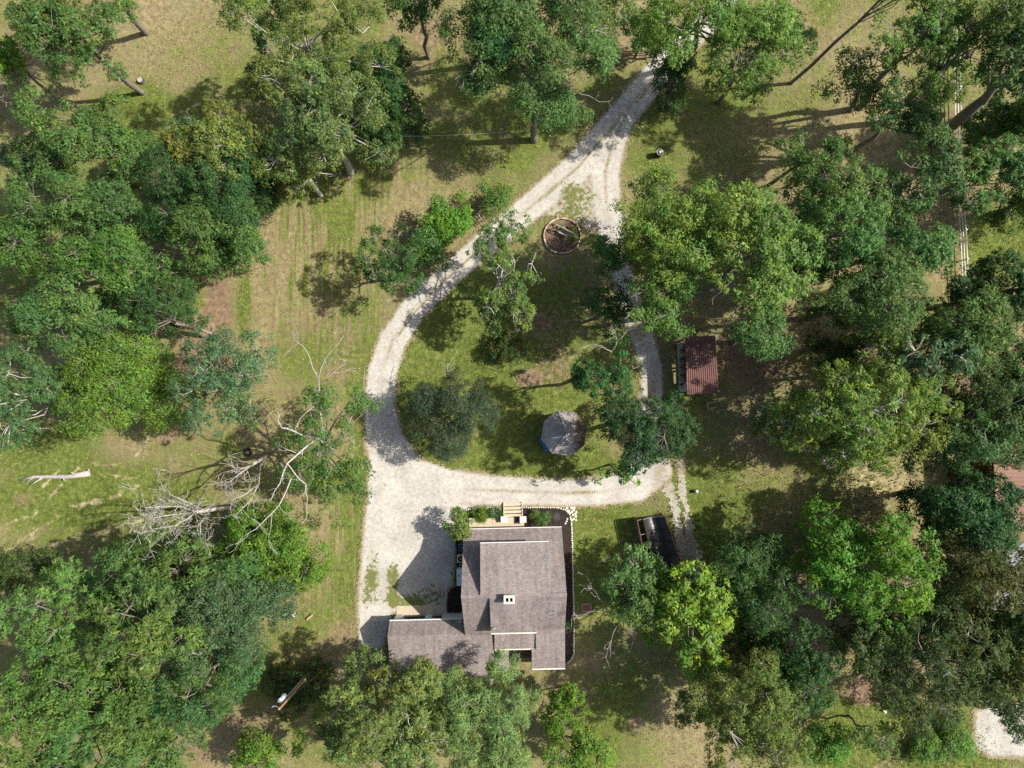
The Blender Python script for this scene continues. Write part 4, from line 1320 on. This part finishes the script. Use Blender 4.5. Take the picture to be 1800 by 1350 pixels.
# round iron grate in the bed
gr = empty("round_grate", P(978, 908, .06).tolist(), 0, "round dark iron grate lying in the right front bed", "grate")
mb = MB()
ring = lambda r, z, m_=24: [(r * math.cos(2 * math.pi * i / m_), r * math.sin(2 * math.pi * i / m_), z) for i in range(m_ + 1)]
mb.tube(ring(.30, .03), .02, 5).tube(ring(.17, .03), .016, 5).tube(ring(.06, .03, 10), .02, 5)
mb.build("ring", simple("grey_iron", (.14, .13, .13), .6, .2), gr)
mb = MB()
for i in range(8):
    a_ = i * math.pi / 4
    mb.tube([(.06 * math.cos(a_), .06 * math.sin(a_), .03), (.3 * math.cos(a_), .3 * math.sin(a_), .03)], .012, 4)
mb.build("spokes", simple("grey_iron_bar", (.14, .13, .13), .6, .2), gr)
MB().prism_z([(.29 * math.cos(i * .3927), .29 * math.sin(i * .3927)) for i in range(16)], -.02, .01).build("pan", m_black, gr)

# air conditioners and white cabinet by the west wall
def ac_unit(px, py, s, label, m_):
    r = empty("air_conditioner", P(px, py, 0).tolist(), HR, label, "air conditioner", "air conditioners by the west wall")
    MB().box(-s, s, -s, s, .05, .72).build("casing", m_, r)
    MB().box(-s - .02, s + .02, -s - .02, s + .02, .722, .76).build("top_panel", m_, r)
    mb = MB().tube(ring(s * .78, .785), .025, 5)
    mb.tube(ring(s * .5, .785), .012, 4).build("fan_guard", m_black, r)
    MB().prism_z([(s * .76 * math.cos(i * .3142), s * .76 * math.sin(i * .3142)) for i in range(20)], .762, .775).build("fan_well", m_black, r)
    MB().prism_z([(s * .2 * math.cos(i * .6283), s * .2 * math.sin(i * .6283)) for i in range(10)], .776, .80).build("fan_hub", m_steel, r)
    for i in range(4):
        a_ = i * math.pi / 2 + .3
        MB().slab([(s * .2 * math.cos(a_), s * .2 * math.sin(a_), .783), (s * .68 * math.cos(a_ - .25), s * .68 * math.sin(a_ - .25), .78), (s * .68 * math.cos(a_ + .25), s * .68 * math.sin(a_ + .25), .79)], .006).build("fan_blade", m_darkwood, r)


ac_unit(811.0, 979.0, .30, "cream air conditioner with open fan beside the white cabinet", m_cream)
ac_unit(812.5, 960.0, .27, "dark blue grey air conditioner under the corner bush", simple("slate_enamel", (.07, .10, .14), .5, .1))
cab = empty("storage_cabinet", P(811.0, 1010, 0).tolist(), HR, "pale blue white cabinet standing against the west wall", "cabinet")
MB().box(-.28, .40, -.68, .68, 0, .88).build("body", m_paleblue, cab)
MB().box(-.34, .42, -.72, .70, .882, .95).build("lid", m_paleblue, cab)
MB().box(-.22, -.12, .10, .20, .952, .97).box(-.18, -.1, .04, .1, .952, .965).build("latch", m_darkwood, cab)
o = MB().obox((0, 0, .1), (.12, .2, .2), .5).build("garden_tap_box", m_greywood)
o.location = P(809, 992.5, 0).tolist()
tag(o, "small grey box between the cream air conditioner and cabinet", "box")

# ------------------------------------------------------------------ octagonal gazebo
gz0 = P(993, 762, 3.2)
gz = empty("gazebo", (gz0[0], gz0[1], 0), 0, "octagonal gazebo with weathered shingle roof strewn with leaves", "gazebo")
Rg = 41.5 * PM(0, 2.3)
ang = [math.radians(14 + 45 * i) for i in range(8)]
apex = (0, 0, 3.35)
cor = [(Rg * math.cos(a_), Rg * math.sin(a_), 2.25) for a_ in ang]
for i in range(8):
    j_ = (i + 1) % 8
    A, Bv = Vector(cor[i]), Vector(cor[j_])
    rp = MB()
    # rows of shakes, each course stepped over the next
    rows = 11
    Ap = Vector(apex)
    for r_ in range(rows):
        t0, t1 = r_ / rows, (r_ + 1) / rows
        a0, a1 = A.lerp(Ap, t0), A.lerp(Ap, t1 + .01)
        b0_, b1_ = Bv.lerp(Ap, t0), Bv.lerp(Ap, t1 + .01)
        u = Vector((0, 0, .022))
        rp.add([a0 + u, b0_ + u, b1_, a1, a0 - u, b0_ - u], [(0, 1, 2, 3), (0, 4, 5, 1)])
    rp.build("roof_panel", m_shake, gz)
    mb = MB().tube([Vector(cor[i]) + Vector((0, 0, .03)), Ap + Vector((0, 0, .03))], .035, 4)
    mb.build("ridge_cap", m_shake, gz)
    MB().obox((.84 * cor[i][0], .84 * cor[i][1], 1.15), (.1, .1, 2.3), ang[i]).build("post", m_greywood, gz)
    if i != 4:
        ra, rb = (.84 * A), (.84 * Bv)
        MB().tube([(ra.x, ra.y, .95), (rb.x, rb.y, .95)], .04, 4).tube([(ra.x, ra.y, .4), (rb.x, rb.y, .4)], .03, 4).build("railing", m_greywood, gz)
MB().prism_z([(.88 * c3[0], .88 * c3[1]) for c3 in cor], .05, .28).build("floor", m_greywood, gz)
MB().tube([(0, 0, 3.3), (0, 0, 3.5)], [.07, .02], 8).build("finial", m_darkwood, gz)
st0 = P(958, 781, .25)
st = empty("gazebo_step", (st0[0], st0[1], 0), math.radians(-59), "blue painted step at the gazebo entrance", "step")
MB().box(-.62, .62, -.24, .24, 0, .22).build("body", m_blue, st)
MB().box(-.64, .64, -.27, .02, .222, .26).build("plank", m_blue, st)
MB().box(-.64, .64, .04, .25, .222, .258).build("plank", m_blue, st)

# ------------------------------------------------------------------ wood shed
zr = 2.7
sa, sb_, sc_, sd_ = P(1204, 592, 2.75), P(1257, 590, 3.0), P(1264, 692, 3.0), P(1207, 694, 2.75)
s0 = (sa + sc_) / 2
s0[2] = 0
shed = empty("wood_shed", s0.tolist(), 0, "open sided wood shed with ribbed red brown metal roof", "shed")
mid1, mid2 = (sa + sd_) / 2, (sb_ + sc_) / 2


def ribbed(q0_, q1_, q2_, q3_, nrib, m_, parent, h=.035, t=.03):
    """ribbed sheet: q0->q1 runs across the ribs, q0->q3 along them"""
    mb = MB()
    q0_, q1_, q2_, q3_ = [np.array(v) for v in (q0_, q1_, q2_, q3_)]
    n_ = nrib * 4
    top, bot = [], []
    for i in range(n_ + 1):
        u = i / n_
        z = h if i % 4 in (1, 2) else 0
        top.append(q0_ * (1 - u) + q1_ * u + [0, 0, z])
        bot.append(q3_ * (1 - u) + q2_ * u + [0, 0, z])
    vs = top + bot + [v - [0, 0, t] for v in top] + [v - [0, 0, t] for v in bot]
    m1 = n_ + 1
    fs = []
    for i in range(n_):
        fs.append((i, i + 1, m1 + i + 1, m1 + i))
        fs.append((2 * m1 + i + 1, 2 * m1 + i, 3 * m1 + i, 3 * m1 + i + 1))
        fs.append((i + 1, i, 2 * m1 + i, 2 * m1 + i + 1))
        fs.append((m1 + i, m1 + i + 1, 3 * m1 + i + 1, 3 * m1 + i))
    fs.append((0, m1, 3 * m1, 2 * m1))
    fs.append((n_, 2 * m1 + n_, 3 * m1 + n_, m1 + n_))
    mb.add(vs, fs)
    return mb.build("roof_sheet", m_, parent)


lift = np.array([0, 0, .05])
ribbed(sa - s0 + lift * 1.2, sb_ - s0 + lift * 1.2, (mid2 - s0) + lift, (mid1 - s0) + lift, 14, m_redmetal, shed)
ribbed(mid1 - s0, mid2 - s0, sc_ - s0, sd_ - s0, 15, m_redmetal, shed)
MB().tube([mid1 - s0 + [0, -.06, .03], mid2 - s0 + [.25, -.06, .04]], .05, 4).build("lap_joint", m_rust, shed)
for q in (sa, sb_, sc_, sd_, mid1, mid2):
    k_ = (q - s0) * .94
    MB().obox((k_[0], k_[1], q[2] / 2 - .06), (.13, .13, q[2] - .15)).build("post", m_darkwood, shed)
x1_ = (sb_ - s0)[0] * .95
ys_ = sorted([(sb_ - s0)[1] * .93, (sc_ - s0)[1] * .93])
for i in range(12):
    h0 = .1 + i * .2
    MB().box(x1_ - .03, x1_ + .0, ys_[0], ys_[1], h0, h0 + .185).build("wall_board", m_darkwood, shed)
# bench top with clutter along its open side
cb0 = P(1197, 645, .9)
bt = empty("work_counter", (cb0[0], cb0[1], 0), math.radians(1.5), "pale grey counter along the open side of wood shed", "counter")
Lc = 44 * PM(0, .9)
MB().box(-.26, .20, -Lc * .98, -.02, .86, .90).build("top", m_greywood, bt)
MB().box(-.26, .20, .02, Lc * .98, .858, .898).build("top", m_greywood, bt)
for yy in (-Lc * .9, 0, Lc * .9):
    MB().box(-.2, .15, yy - .05, yy + .05, 0, .855).build("leg", m_darkwood, bt)
rf = random.Random(8)
for i in range(9):
    yy = -Lc * .7 + i * Lc * .17
    q = P(1199 + rf.uniform(-1, 2), 640, .9)
    o = MB().tube([(-.2, 0, .07), (.22, .02, .07)], [.07, .06], 7).build("firewood_log", m_firewood if i % 2 else m_darkwood)
    o.location = (float(cb0[0] + .10), float(cb0[1] + yy), .90)
    o.rotation_euler = (0, 0, rf.uniform(-.4, .4))
    tag(o, "short split log lying across the pale grey counter", "log", "logs on the shed counter")
fz = empty("chest_freezer", P(1203, 680, 0).tolist(), 0, "white topped chest freezer at lower end of the wood shed", "freezer")
MB().box(-.26, .30, -.42, .34, 0, .78).build("body", m_paleblue, fz)
MB().box(-.28, .32, -.44, .36, .782, .84).build("lid", m_white, fz)
# sawhorse frame below the shed
sh = empty("sawhorse", P(1250, 714, 0).tolist(), 0, "grey pole frame standing on grass below the wood shed", "frame")
b0 = P(1250, 714, 0)
for a_, c2 in (((1243, 709, .7), (1263, 705, .7)), ((1243, 709, .7), (1244, 718, .7)), ((1244, 718, .7), (1259, 716, .7))):
    MB().tube([P(*a_) - b0, P(*c2) - b0], .045, 5).build("rail", m_greywood, sh)
for x, y in ((1243, 709), (1244, 718), (1262, 705), (1259, 716)):
    q = P(x, y, .7) - b0
    MB().tube([(q[0], q[1], 0), (q[0], q[1], .7)], .04, 5).build("post", m_darkwood, sh)

# ------------------------------------------------------------------ shelter with sagging black sheet
A0, A1 = P(1120, 915, 1.7), P(1137, 1000, 1.7)
B0_, B1_ = P(1170, 910, 1.7), P(1199, 1000, 1.7)
t0 = (A0 + B1_) / 2
t0[2] = 0
tp = empty("tarp_shelter", t0.tolist(), 0, "black plastic sheet sagging between two brown side frames", "shelter")
mb = MB()
NU, NV = 18, 16
for j_ in range(NV + 1):
    for i in range(NU + 1):
        u, v_ = i / NU, j_ / NV
        p = (A0 * (1 - v_) + A1 * v_) * (1 - (.22 + .78 * u)) + (B0_ * (1 - v_) + B1_ * v_) * (.22 + .78 * u) - t0
        p[2] = 1.5 - .75 * math.sin(math.pi * min(1, u * .93)) ** .8 + .018 * math.cos(v_ * 2 * math.pi * 5) * math.sin(math.pi * u)
        mb.v.append(tuple(float(k) for k in p))
for j_ in range(NV):
    for i in range(NU):
        k_ = j_ * (NU + 1) + i
        mb.f.append((k_, k_ + 1, k_ + NU + 2, k_ + NU + 1))
sheet = mb.build("sheet", m_tarp, tp, True)
for j_ in range(5):
    v_ = j_ / 4
    pts = []
    for i in range(NU + 1):
        u = i / NU
        p = (A0 * (1 - v_) + A1 * v_) * (1 - (.22 + .78 * u)) + (B0_ * (1 - v_) + B1_ * v_) * (.22 + .78 * u) - t0
        p[2] = 1.515 - .75 * math.sin(math.pi * min(1, u * .93)) ** .8
        pts.append(p)
    MB().tube(pts, .028, 5).build("batten", m_steel if j_ == 0 else m_black, tp)
for E0, E1, nm in ((A0, A1, "a"), (B0_, B1_, "b")):
    MB().tube([E0 - t0, E1 - t0], .05, 5).tube([E0 - t0 - [0, 0, .85], E1 - t0 - [0, 0, .85]], .04, 5).build("side_rail", m_rust, tp)
    nb = 6
    for i in range(nb):
        q = E0 * (1 - i / (nb - 1)) + E1 * (i / (nb - 1)) - t0
        MB().tube([(q[0], q[1], 0), (q[0], q[1], 1.7)], .04, 5).build("post", m_rust, tp)
    # boarded lower side
    for k_ in range(5):
        d_ = (E1 - E0)
        ln_ = float(np.linalg.norm(d_[:2]))
        c0_ = (E0 + E1) / 2 - t0
        MB().obox((c0_[0], c0_[1], .2 + k_ * .31), (.03, ln_, .29), math.atan2(d_[1], d_[0]) - math.pi / 2).build("side_board", m_rust, tp)
MB().tube([A0 - t0, (A0 * .78 + B0_ * .22) - t0 - [0, 0, .45]], .025, 4).tube([(A0 * .7 + A1 * .3) - t0, (A0 * .7 + A1 * .3) * .78 + (B0_ * .7 + B1_ * .3) * .22 - t0 - [0, 0, .45]], .025, 4).build("stay", m_steel, tp)

# ------------------------------------------------------------------ round brick bed with bench
rb0 = P(988.5, 415)
bed = empty("round_flower_bed", rb0.tolist(), 0, "round flower bed ringed with pink bricks at the driveway fork", "flower bed")
MB().prism_z([(1.53 * math.cos(i * .2618), 1.46 * math.sin(i * .2618)) for i in range(24)], -.04, .05).build("soil", m_soil, bed)
bms = [MB().obox((0, 0, .09), (.175, .12, .2)).build("brick", mm, bed) for mm in (m_brick, m_brick2, m_brick3)]
nb = 52
for i in range(nb):
    a_ = 2 * math.pi * i / nb
    o = bms[i] if i < 3 else bms[rs.choice((0, 0, 1, 1, 2))].copy()
    if i > 2: COL.link(o)
    rr_ = 1.62 + (.05 if 3.6 < a_ < 4.4 else 0)
    o.location = (rr_ * math.cos(a_), rr_ * .955 * math.sin(a_), rs.uniform(-.02, .02))
    o.rotation_euler = (rs.uniform(-.06, .06), rs.uniform(-.06, .06), a_ + math.pi / 2 + rs.uniform(-.12, .12))
bn0 = P(991, 411)
bn = empty("garden_bench", bn0.tolist(), math.radians(-28), "pale wooden glider bench in the round brick bed", "bench")
MB().tube([(-.92, .12, 1.15), (.92, .12, 1.15)], .045, 5).build("top_beam", m_greywood, bn)
for x in (-.7, .75):
    MB().tube([(x, .32, 0), (x, .12, 1.15)], .04, 5).tube([(x, -.12, 0), (x, .12, 1.15)], .04, 5).build("leg", m_greywood, bn)
for i in range(3):
    MB().box(-.45, .5, -.22 + i * .11, -.13 + i * .11, .42, .45).build("seat_slat", m_greywood, bn)
for i in range(3):
    MB().box(-.45, .5, .15, .18, .52 + i * .13, .62 + i * .13).build("back_slat", m_greywood, bn)
MB().tube([(-.45, .1, .45), (-.45, .12, 1.15)], .012, 4).tube([(.5, .1, .45), (.5, .12, 1.15)], .012, 4).build("chain", m_rust, bn)

# ------------------------------------------------------------------ utility pole
pt, pb = P(491, 1246, 9.2), P(548, 1180, .3)
pb[2] = 0
pole = empty("utility_pole", pb.tolist(), 0, "brown wooden utility pole with white transformer and pale conduit", "utility pole")
L_ = pt - pb
MB().tube([(0, 0, 0), L_ * .5, L_], [.13, .115, .10], 10).build("shaft", m_pole, pole)
MB().tube([L_ * .02 + [-.2, .05, 0], L_ * .74 + [-.18, .05, 0]], .03, 6).build("conduit", m_white, pole)
tr0 = L_ * .80 + np.array([-.36, .12, 0])
MB().tube([tr0 - [0, 0, .45], tr0 + [0, 0, .42], tr0 + [0, 0, .47]], [.19, .19, .14], 14).build("transformer", m_paleblue, pole)
MB().tube([tr0 + [.05, .05, .47], tr0 + [.05, .05, .62]], .04, 6).tube([tr0 + [-.1, 0, .47], tr0 + [-.1, 0, .6]], .04, 6).build("bushing", m_white, pole)
MB().tube([L_ * .97, L_ * .97 + [-.5, .12, .02]], .035, 5).tube([L_ * .97 + [-.5, .12, .0], L_ * .97 + [-.52, .12, .25]], .05, 6).build("bracket", m_steel, pole)
gy0 = P(575, 1172, 0) - pb
MB().tube([L_ * .85, gy0], .012, 4).build("guy_wire", m_steel, pole)
gg = gy0 * .93 + L_ * .85 * .07
MB().tube([gy0, gy0 * .72 + L_ * .85 * .28], .035, 5).build("guy_guard", m_yellow, pole)
for z, off in ((8.9, 0), (8.2, .5)):
    a_ = pb + L_ * (z / 9.2)
    e_ = P(300, 1262 + 20 * off, 8.0)
    e_ = a_ + (e_ - a_) * 4
    pts = [a_ * (1 - t) + e_ * t + np.array([0, 0, -1.2 * 4 * t * (1 - t) * .5]) for t in np.linspace(0, 1, 14)]
    o = MB().tube(pts, .012, 4).build("power_cable", m_black)
    tag(o, "upper thin cable running left from the utility pole" if off == 0 else "lower thin cable running left from the utility pole", "cable", "cables from the pole")
# overhead service wire across the lawn
pts = [P(600, 238, 6) * (1 - t) + P(900, 231, 6) * t + np.array([0, 0, -.5 * 4 * t * (1 - t)]) for t in np.linspace(-.6, 1.1, 14)]
tag(MB().tube(pts, .014, 4).build("service_wire", m_steel), "thin overhead wire crossing the shaded lawn at top", "cable")

# ------------------------------------------------------------------ fences
def rail_fence(name, pts, posts, rails, m_, label, pw=.11, rh=.11):
    b0 = P(*pts[0])
    root = empty(name, b0.tolist(), 0, label, "fence")
    line = np.array([P(x, y) for x, y in pts]) - b0
    tot = np.linspace(0, len(line) - 1, posts)
    pp = [np.array([np.interp(t, np.arange(len(line)), line[:, k]) for k in range(3)]) for t in tot]
    for i, q in enumerate(pp):
        MB().obox((q[0], q[1], (rails[-1] + .15) / 2), (pw, pw, rails[-1] + .15), .1).build("post", m_, root)
        if i < len(pp) - 1:
            d_ = pp[i + 1] - q
            ln_ = float(np.linalg.norm(d_))
            c0_ = (q + pp[i + 1]) / 2
            for h_ in rails:
                MB().obox((c0_[0], c0_[1], h_), (ln_ - pw, .035, rh), math.atan2(d_[1], d_[0])).build("rail", m_, root)
    return root


rail_fence("white_rail_fence", [(1672, -20), (1673, 100), (1676, 250), (1682, 380), (1689, 520), (1694, 660)], 15, (.35, .72, 1.08), m_fence_white, "white three rail fence running between trees near right edge", .11, .09)
rail_fence("split_rail_fence", [(1082, 103), (1150, 100)], 3, (.4, .75, 1.1), m_darkwood, "short dark split rail fence left of driveway at top", .14, .10)
sg = empty("roadside_sign", P(1162, 91, 0).tolist(), math.radians(52), "small pink sign panel on a post beside the driveway at top", "sign")
MB().box(-.03, .03, -.03, .03, 0, .75).build("post", m_darkwood, sg)
MB().box(-.35, .35, -.02, .12, .76, .80).build("panel", m_pink, sg)

# ------------------------------------------------------------------ small things on the grass
fp = empty("fire_barrel", P(1157, 273, 0).tolist(), 0, "black barrel with open top on grass right of driveway", "barrel")
MB().tube([(0, 0, 0), (0, 0, .75)], [.27, .28], 14).build("drum", m_black, fp)
MB().tube(ring(.275, .76, 14), .025, 5).build("rim", m_steel, fp)
MB().obox((.05, .02, .78), (.3, .22, .05), .6).build("lid", m_greywood, fp)
ty = empty("tyre", P(437, 795, 0).tolist(), 0, "old black tyre lying in shade by the vivid green tree", "tyre")
MB().tube(ring(.27, .11, 18), .11, 8).build("tread", m_black, ty)
MB().prism_z([(.17 * math.cos(i * .524), .17 * math.sin(i * .524)) for i in range(12)], .02, .05).build("hub", m_rust, ty)
sp = empty("tree_stump", P(249, 143, 0).tolist(), 0, "dark sawn tree stump on mown straw at upper left", "stump")
MB().tube([(0, 0, 0), (0, 0, .15), (0, 0, .3)], [.34, .26, .24], 11).build("stem", m_darkwood, sp)
MB().prism_z([(.23 * math.cos(i * .571), .23 * math.sin(i * .571)) for i in range(11)], .302, .31).build("cut_face", m_greywood, sp)
for x, y, lb, rz in ((517, 1080, "taller of two pale rocks on lawn left of garage", .3), (545, 1084, "flatter split log piece on lawn left of garage", -.6)):
    if "rock" in lb:
        o = stone(None, P(x, y), .36, .42, .4, rz, m_stone)
        o.name = "rock"
        tag(o, lb, "rock")
    else:
        o = MB().tube([(-.3, 0, .1), (.3, 0, .12)], [.12, .1], 7).build("log_piece", m_firewood)
        o.location = P(x, y).tolist()
        o.rotation_euler = (0, 0, rz + 1.3)
        tag(o, lb, "log")
o = empty("cooler", P(1222, 863).tolist(), .2, "small dark cooler box with grey lid right of the dirt track", "cooler")
MB().obox((0, 0, .16), (.40, .26, .32)).build("body", m_black, o)
MB().obox((.08, 0, .345), (.22, .25, .05)).build("lid", m_steel, o)
bb = empty("bird_bath", P(573, 824, 0).tolist(), 0, "white bird bath bowl below the half dead tree", "bird bath")
MB().tube([(0, 0, 0), (0, 0, .08), (0, 0, .7)], [.2, .1, .07], 9).build("pedestal", m_white, bb)
MB().tube(ring(.26, .78, 18), .05, 6).build("rim", m_white, bb)
MB().prism_z([(.25 * math.cos(i * .524), .25 * math.sin(i * .524)) for i in range(12)], .70, .75).build("bowl", m_paleblue, bb)
o = MB().obox((0, 0, .12), (.22, .16, .24), .3).obox((.1, -.12, .1), (.12, .12, .2), .3).build("white_bucket", m_white)
o.location = P(1553, 1248).tolist()
tag(o, "small white tub on green lawn at lower right", "tub")
fb = empty("cold_frame", P(1031, 1067, 0).tolist(), .08, "small grey framed box of red brown soil beside the east lawn", "planter")
for x, y, a_, b_ in ((-.38, 0, .05, .62), (.38, 0, .05, .62), (0, .31, .72, .05), (0, -.31, .72, .05)):
    MB().obox((x, y, .09), (a_, b_, .18)).build("side_board", m_greywood, fb)
MB().obox((0, 0, .07), (.70, .56, .1)).build("soil", simple("red_soil", (.22, .09, .06), 1, .3), fb)
for (a_, b_, lb) in (((1051, 988, .1), (1075, 979, .15), "pale fallen stick on lawn east of the house"), ((1096, 975, .1), (1099, 955, .4), "forked stick standing near the tarp shelter")):
    mb = MB()
    grow(mb, np.random.default_rng(int(a_[0])), P(*a_), P(*b_) - P(*a_), float(np.linalg.norm(P(*b_) - P(*a_))), .035, 1, 0, 4, 2, .12, None, .015)
    tag(mb.build("fallen_stick", m_dead), lb, "stick")

# ------------------------------------------------------------------ neighbouring buildings at the right edge
nh0 = P(1780, 860, 0)
nh = empty("neighbour_house", nh0.tolist(), 0, "house with salmon pink ribbed metal roof at right edge", "house")
E = [P(1746, 803, 3.6) - nh0, P(1752, 925, 3.6) - nh0]
wx = 9.0
ribbed(np.array([E[1][0], E[1][1], 3.6]), np.array([E[0][0], E[0][1], 3.6]), np.array([E[0][0] + wx / 2, E[0][1], 5.0]), np.array([E[1][0] + wx / 2, E[1][1], 5.0]), 17, m_salmon, nh)
ribbed(np.array([E[1][0] + wx / 2, E[1][1], 5.0]), np.array([E[0][0] + wx / 2, E[0][1], 5.0]), np.array([E[0][0] + wx, E[0][1], 3.6]), np.array([E[1][0] + wx, E[1][1], 3.6]), 17, m_salmon, nh)
MB().box(E[0][0] + .4, E[0][0] + wx - .4, E[1][1] + .3, E[0][1] - .3, 0, 3.5).build("wall", m_redwall, nh)
for x in (E[1][1] + 1.2, E[1][1] + 3.5):
    MB().box(E[0][0] + .37, E[0][0] + .398, x, x + 1.0, 1.0, 2.1).build("window", m_glass, nh)
po = MB().box(E[0][0] - 1.4, E[0][0] + .39, E[1][1] + .6, E[0][1] - .6, .0, .3).build("porch", m_redwall, nh)
n2 = P(1775, 1000, 0)
nb_ = empty("neighbour_barn", n2.tolist(), 0, "outbuilding with pale grey metal roof half hidden by trees at right edge", "shed")
e0, e1 = P(1752, 955, 3.0) - n2, P(1750, 1075, 3.0) - n2
ribbed(np.array([e1[0], e1[1], 2.6]), np.array([e0[0], e0[1], 2.6]), np.array([e0[0] + 6, e0[1], 3.6]), np.array([e1[0] + 6, e1[1], 3.6]), 12, m_greymetal, nb_)
MB().prism_z([(e1[0] + .3, e1[1] + .3), (e1[0] + 5.8, e1[1] + .3), (e0[0] + 5.8, e0[1] - .3), (e0[0] + .3, e0[1] - .3)], 0, 2.55).build("wall", m_cream, nb_)
bin0 = P(1716, 937, 0)
bn_ = empty("green_bin", bin0.tolist(), .2, "dark green box with pale lid under trees near right edge", "bin")
MB().box(-.3, .3, -.3, .3, 0, .8).build("body", simple("green_plastic", (.02, .12, .07), .5, .1), bn_)
MB().box(-.33, .33, -.33, .33, .802, .87).build("lid", m_greywood, bn_)

# ------------------------------------------------------------------ grass: blades over the open ground
rng = np.random.default_rng(99)


def in_beds(p):
    k = np.zeros(len(p), bool)
    for bp in (BED1, BED2, BED3, BED4): k |= poly_sd(p, W(bp)) > -.05
    hx = (p - np.array([-4.05, -9.95]))
    c_, s_ = math.cos(-HR), math.sin(-HR)
    lx, ly = hx[:, 0] * c_ - hx[:, 1] * s_, hx[:, 0] * s_ + hx[:, 1] * c_
    k |= (lx > -.1) & (lx < 8.3) & (ly < 2.2) & (ly > -11.7)
    k |= (lx > -6.4) & (lx < 2.4) & (ly < -7.2) & (ly > -12.5)
    k |= np.linalg.norm(p - rb0[:2], axis=1) < 1.75
    k |= np.linalg.norm(p - gz0[:2], axis=1) < 1.9
    return k


NT = 120000
pp = np.column_stack([rng.uniform(-46, 46, NT), rng.uniform(-33, 37, NT)])
sw = sward(pp)
den = np.clip(0.25 + sw[:, 0] * .6 - sw[:, 1] * .8, .02, 1)
sdv = drive_sd(pp)
edge = np.clip(1 - np.abs(sdv + .1) / .35, 0, 1)
den = np.where(sdv > .02, 0.012 + soft(pp, WEEDS, 43) * .45, np.maximum(den, edge * .9))
ok = (rng.random(NT) < den) & ~in_beds(pp)
pp, sw, edge = pp[ok], sw[ok], edge[ok]
meadow = soft(pp, [(1540, 840, 100, 60, 1), (1300, 830, 60, 60, .6), (1630, 1310, 80, 50, 1), (60, 780, 70, 30, .8), (430, 520, 10, 70, .9), (250, 190, 70, 30, .4), (340, 90, 90, 60, .35)], 61)
nt_ = len(pp)
per = 3
ci = np.repeat(np.arange(nt_), per)
n = len(ci)
hgt = (0.06 + .05 * rng.random(n)) * (1 + 1.8 * meadow[ci] + .7 * edge[ci])
a_ = rng.uniform(0, 2 * math.pi, n)
off = rng.normal(size=(n, 2)) * .16
b2 = pp[ci] + off
wv = (.022 + .02 * rng.random(n)) * (1 + .6 * meadow[ci])
lean = rng.normal(size=(n, 2)) * (.05 + .06 * meadow[ci])[:, None]
v = np.empty((n, 3, 3), np.float32)
v[:, 0, 0] = b2[:, 0] - np.cos(a_) * wv; v[:, 0, 1] = b2[:, 1] - np.sin(a_) * wv; v[:, 0, 2] = -.035
v[:, 1, 0] = b2[:, 0] + np.cos(a_) * wv; v[:, 1, 1] = b2[:, 1] + np.sin(a_) * wv; v[:, 1, 2] = -.035
v[:, 2, 0] = b2[:, 0] + lean[:, 0]; v[:, 2, 1] = b2[:, 1] + lean[:, 1]; v[:, 2, 2] = hgt - .03
g = np.clip(sw[ci, 0] * 1.0 + rng.normal(size=n) * .28 + edge[ci] * .25 - sw[ci, 1] * .4 - meadow[ci] * .2, 0, 1)[:, None]
colr = (np.array([.40, .34, .18]) * (1 - g) + np.array([.15, .205, .045]) * g) * (0.7 + .6 * rng.random(n))[:, None]
tag(link("grass", mesh_np("grass", v.reshape(-1, 3), np.arange(n * 3, dtype=np.int32).reshape(n, 3), np.repeat(colr, 3, axis=0)), m_blade), "short dry and green grass blades over the open ground", "grass", kind="stuff")
print("trees", N_TREES[0], "leaves", N_LEAVES[0], "blades", n)

# ------------------------------------------------------------------ fallen leaves lying about
NL = 26000
pl = np.column_stack([rng.uniform(-46, 46, NL), rng.uniform(-33, 37, NL)])
keep = (fbm(pl * .25, 3, 15) + rng.random(NL) * .5 > .75) & ~in_beds(pl) & ((drive_sd(pl) < 0) | (rng.random(NL) < .12))
pl = pl[keep]
n = len(pl)
a_ = rng.uniform(0, 6.283, n)
sz = .035 + .06 * rng.random(n)
v = np.empty((n, 3, 3), np.float32)
for k in range(3):
    v[:, k, 0] = pl[:, 0] + np.cos(a_ + k * 2.1) * sz * (1.3 if k == 0 else .8)
    v[:, k, 1] = pl[:, 1] + np.sin(a_ + k * 2.1) * sz * (1.3 if k == 0 else .8)
    v[:, k, 2] = .012 + rng.random(n) * .03
colr = np.array([.30, .20, .10]) * (0.4 + 1.1 * rng.random(n))[:, None] * np.array([1, 1, 1])
tag(link("leaf_litter", mesh_np("leaf_litter", v.reshape(-1, 3), np.arange(n * 3, dtype=np.int32).reshape(n, 3), np.repeat(colr, 3, axis=0)), m_blade), "dry brown fallen leaves scattered over the open ground", "leaves", kind="stuff")
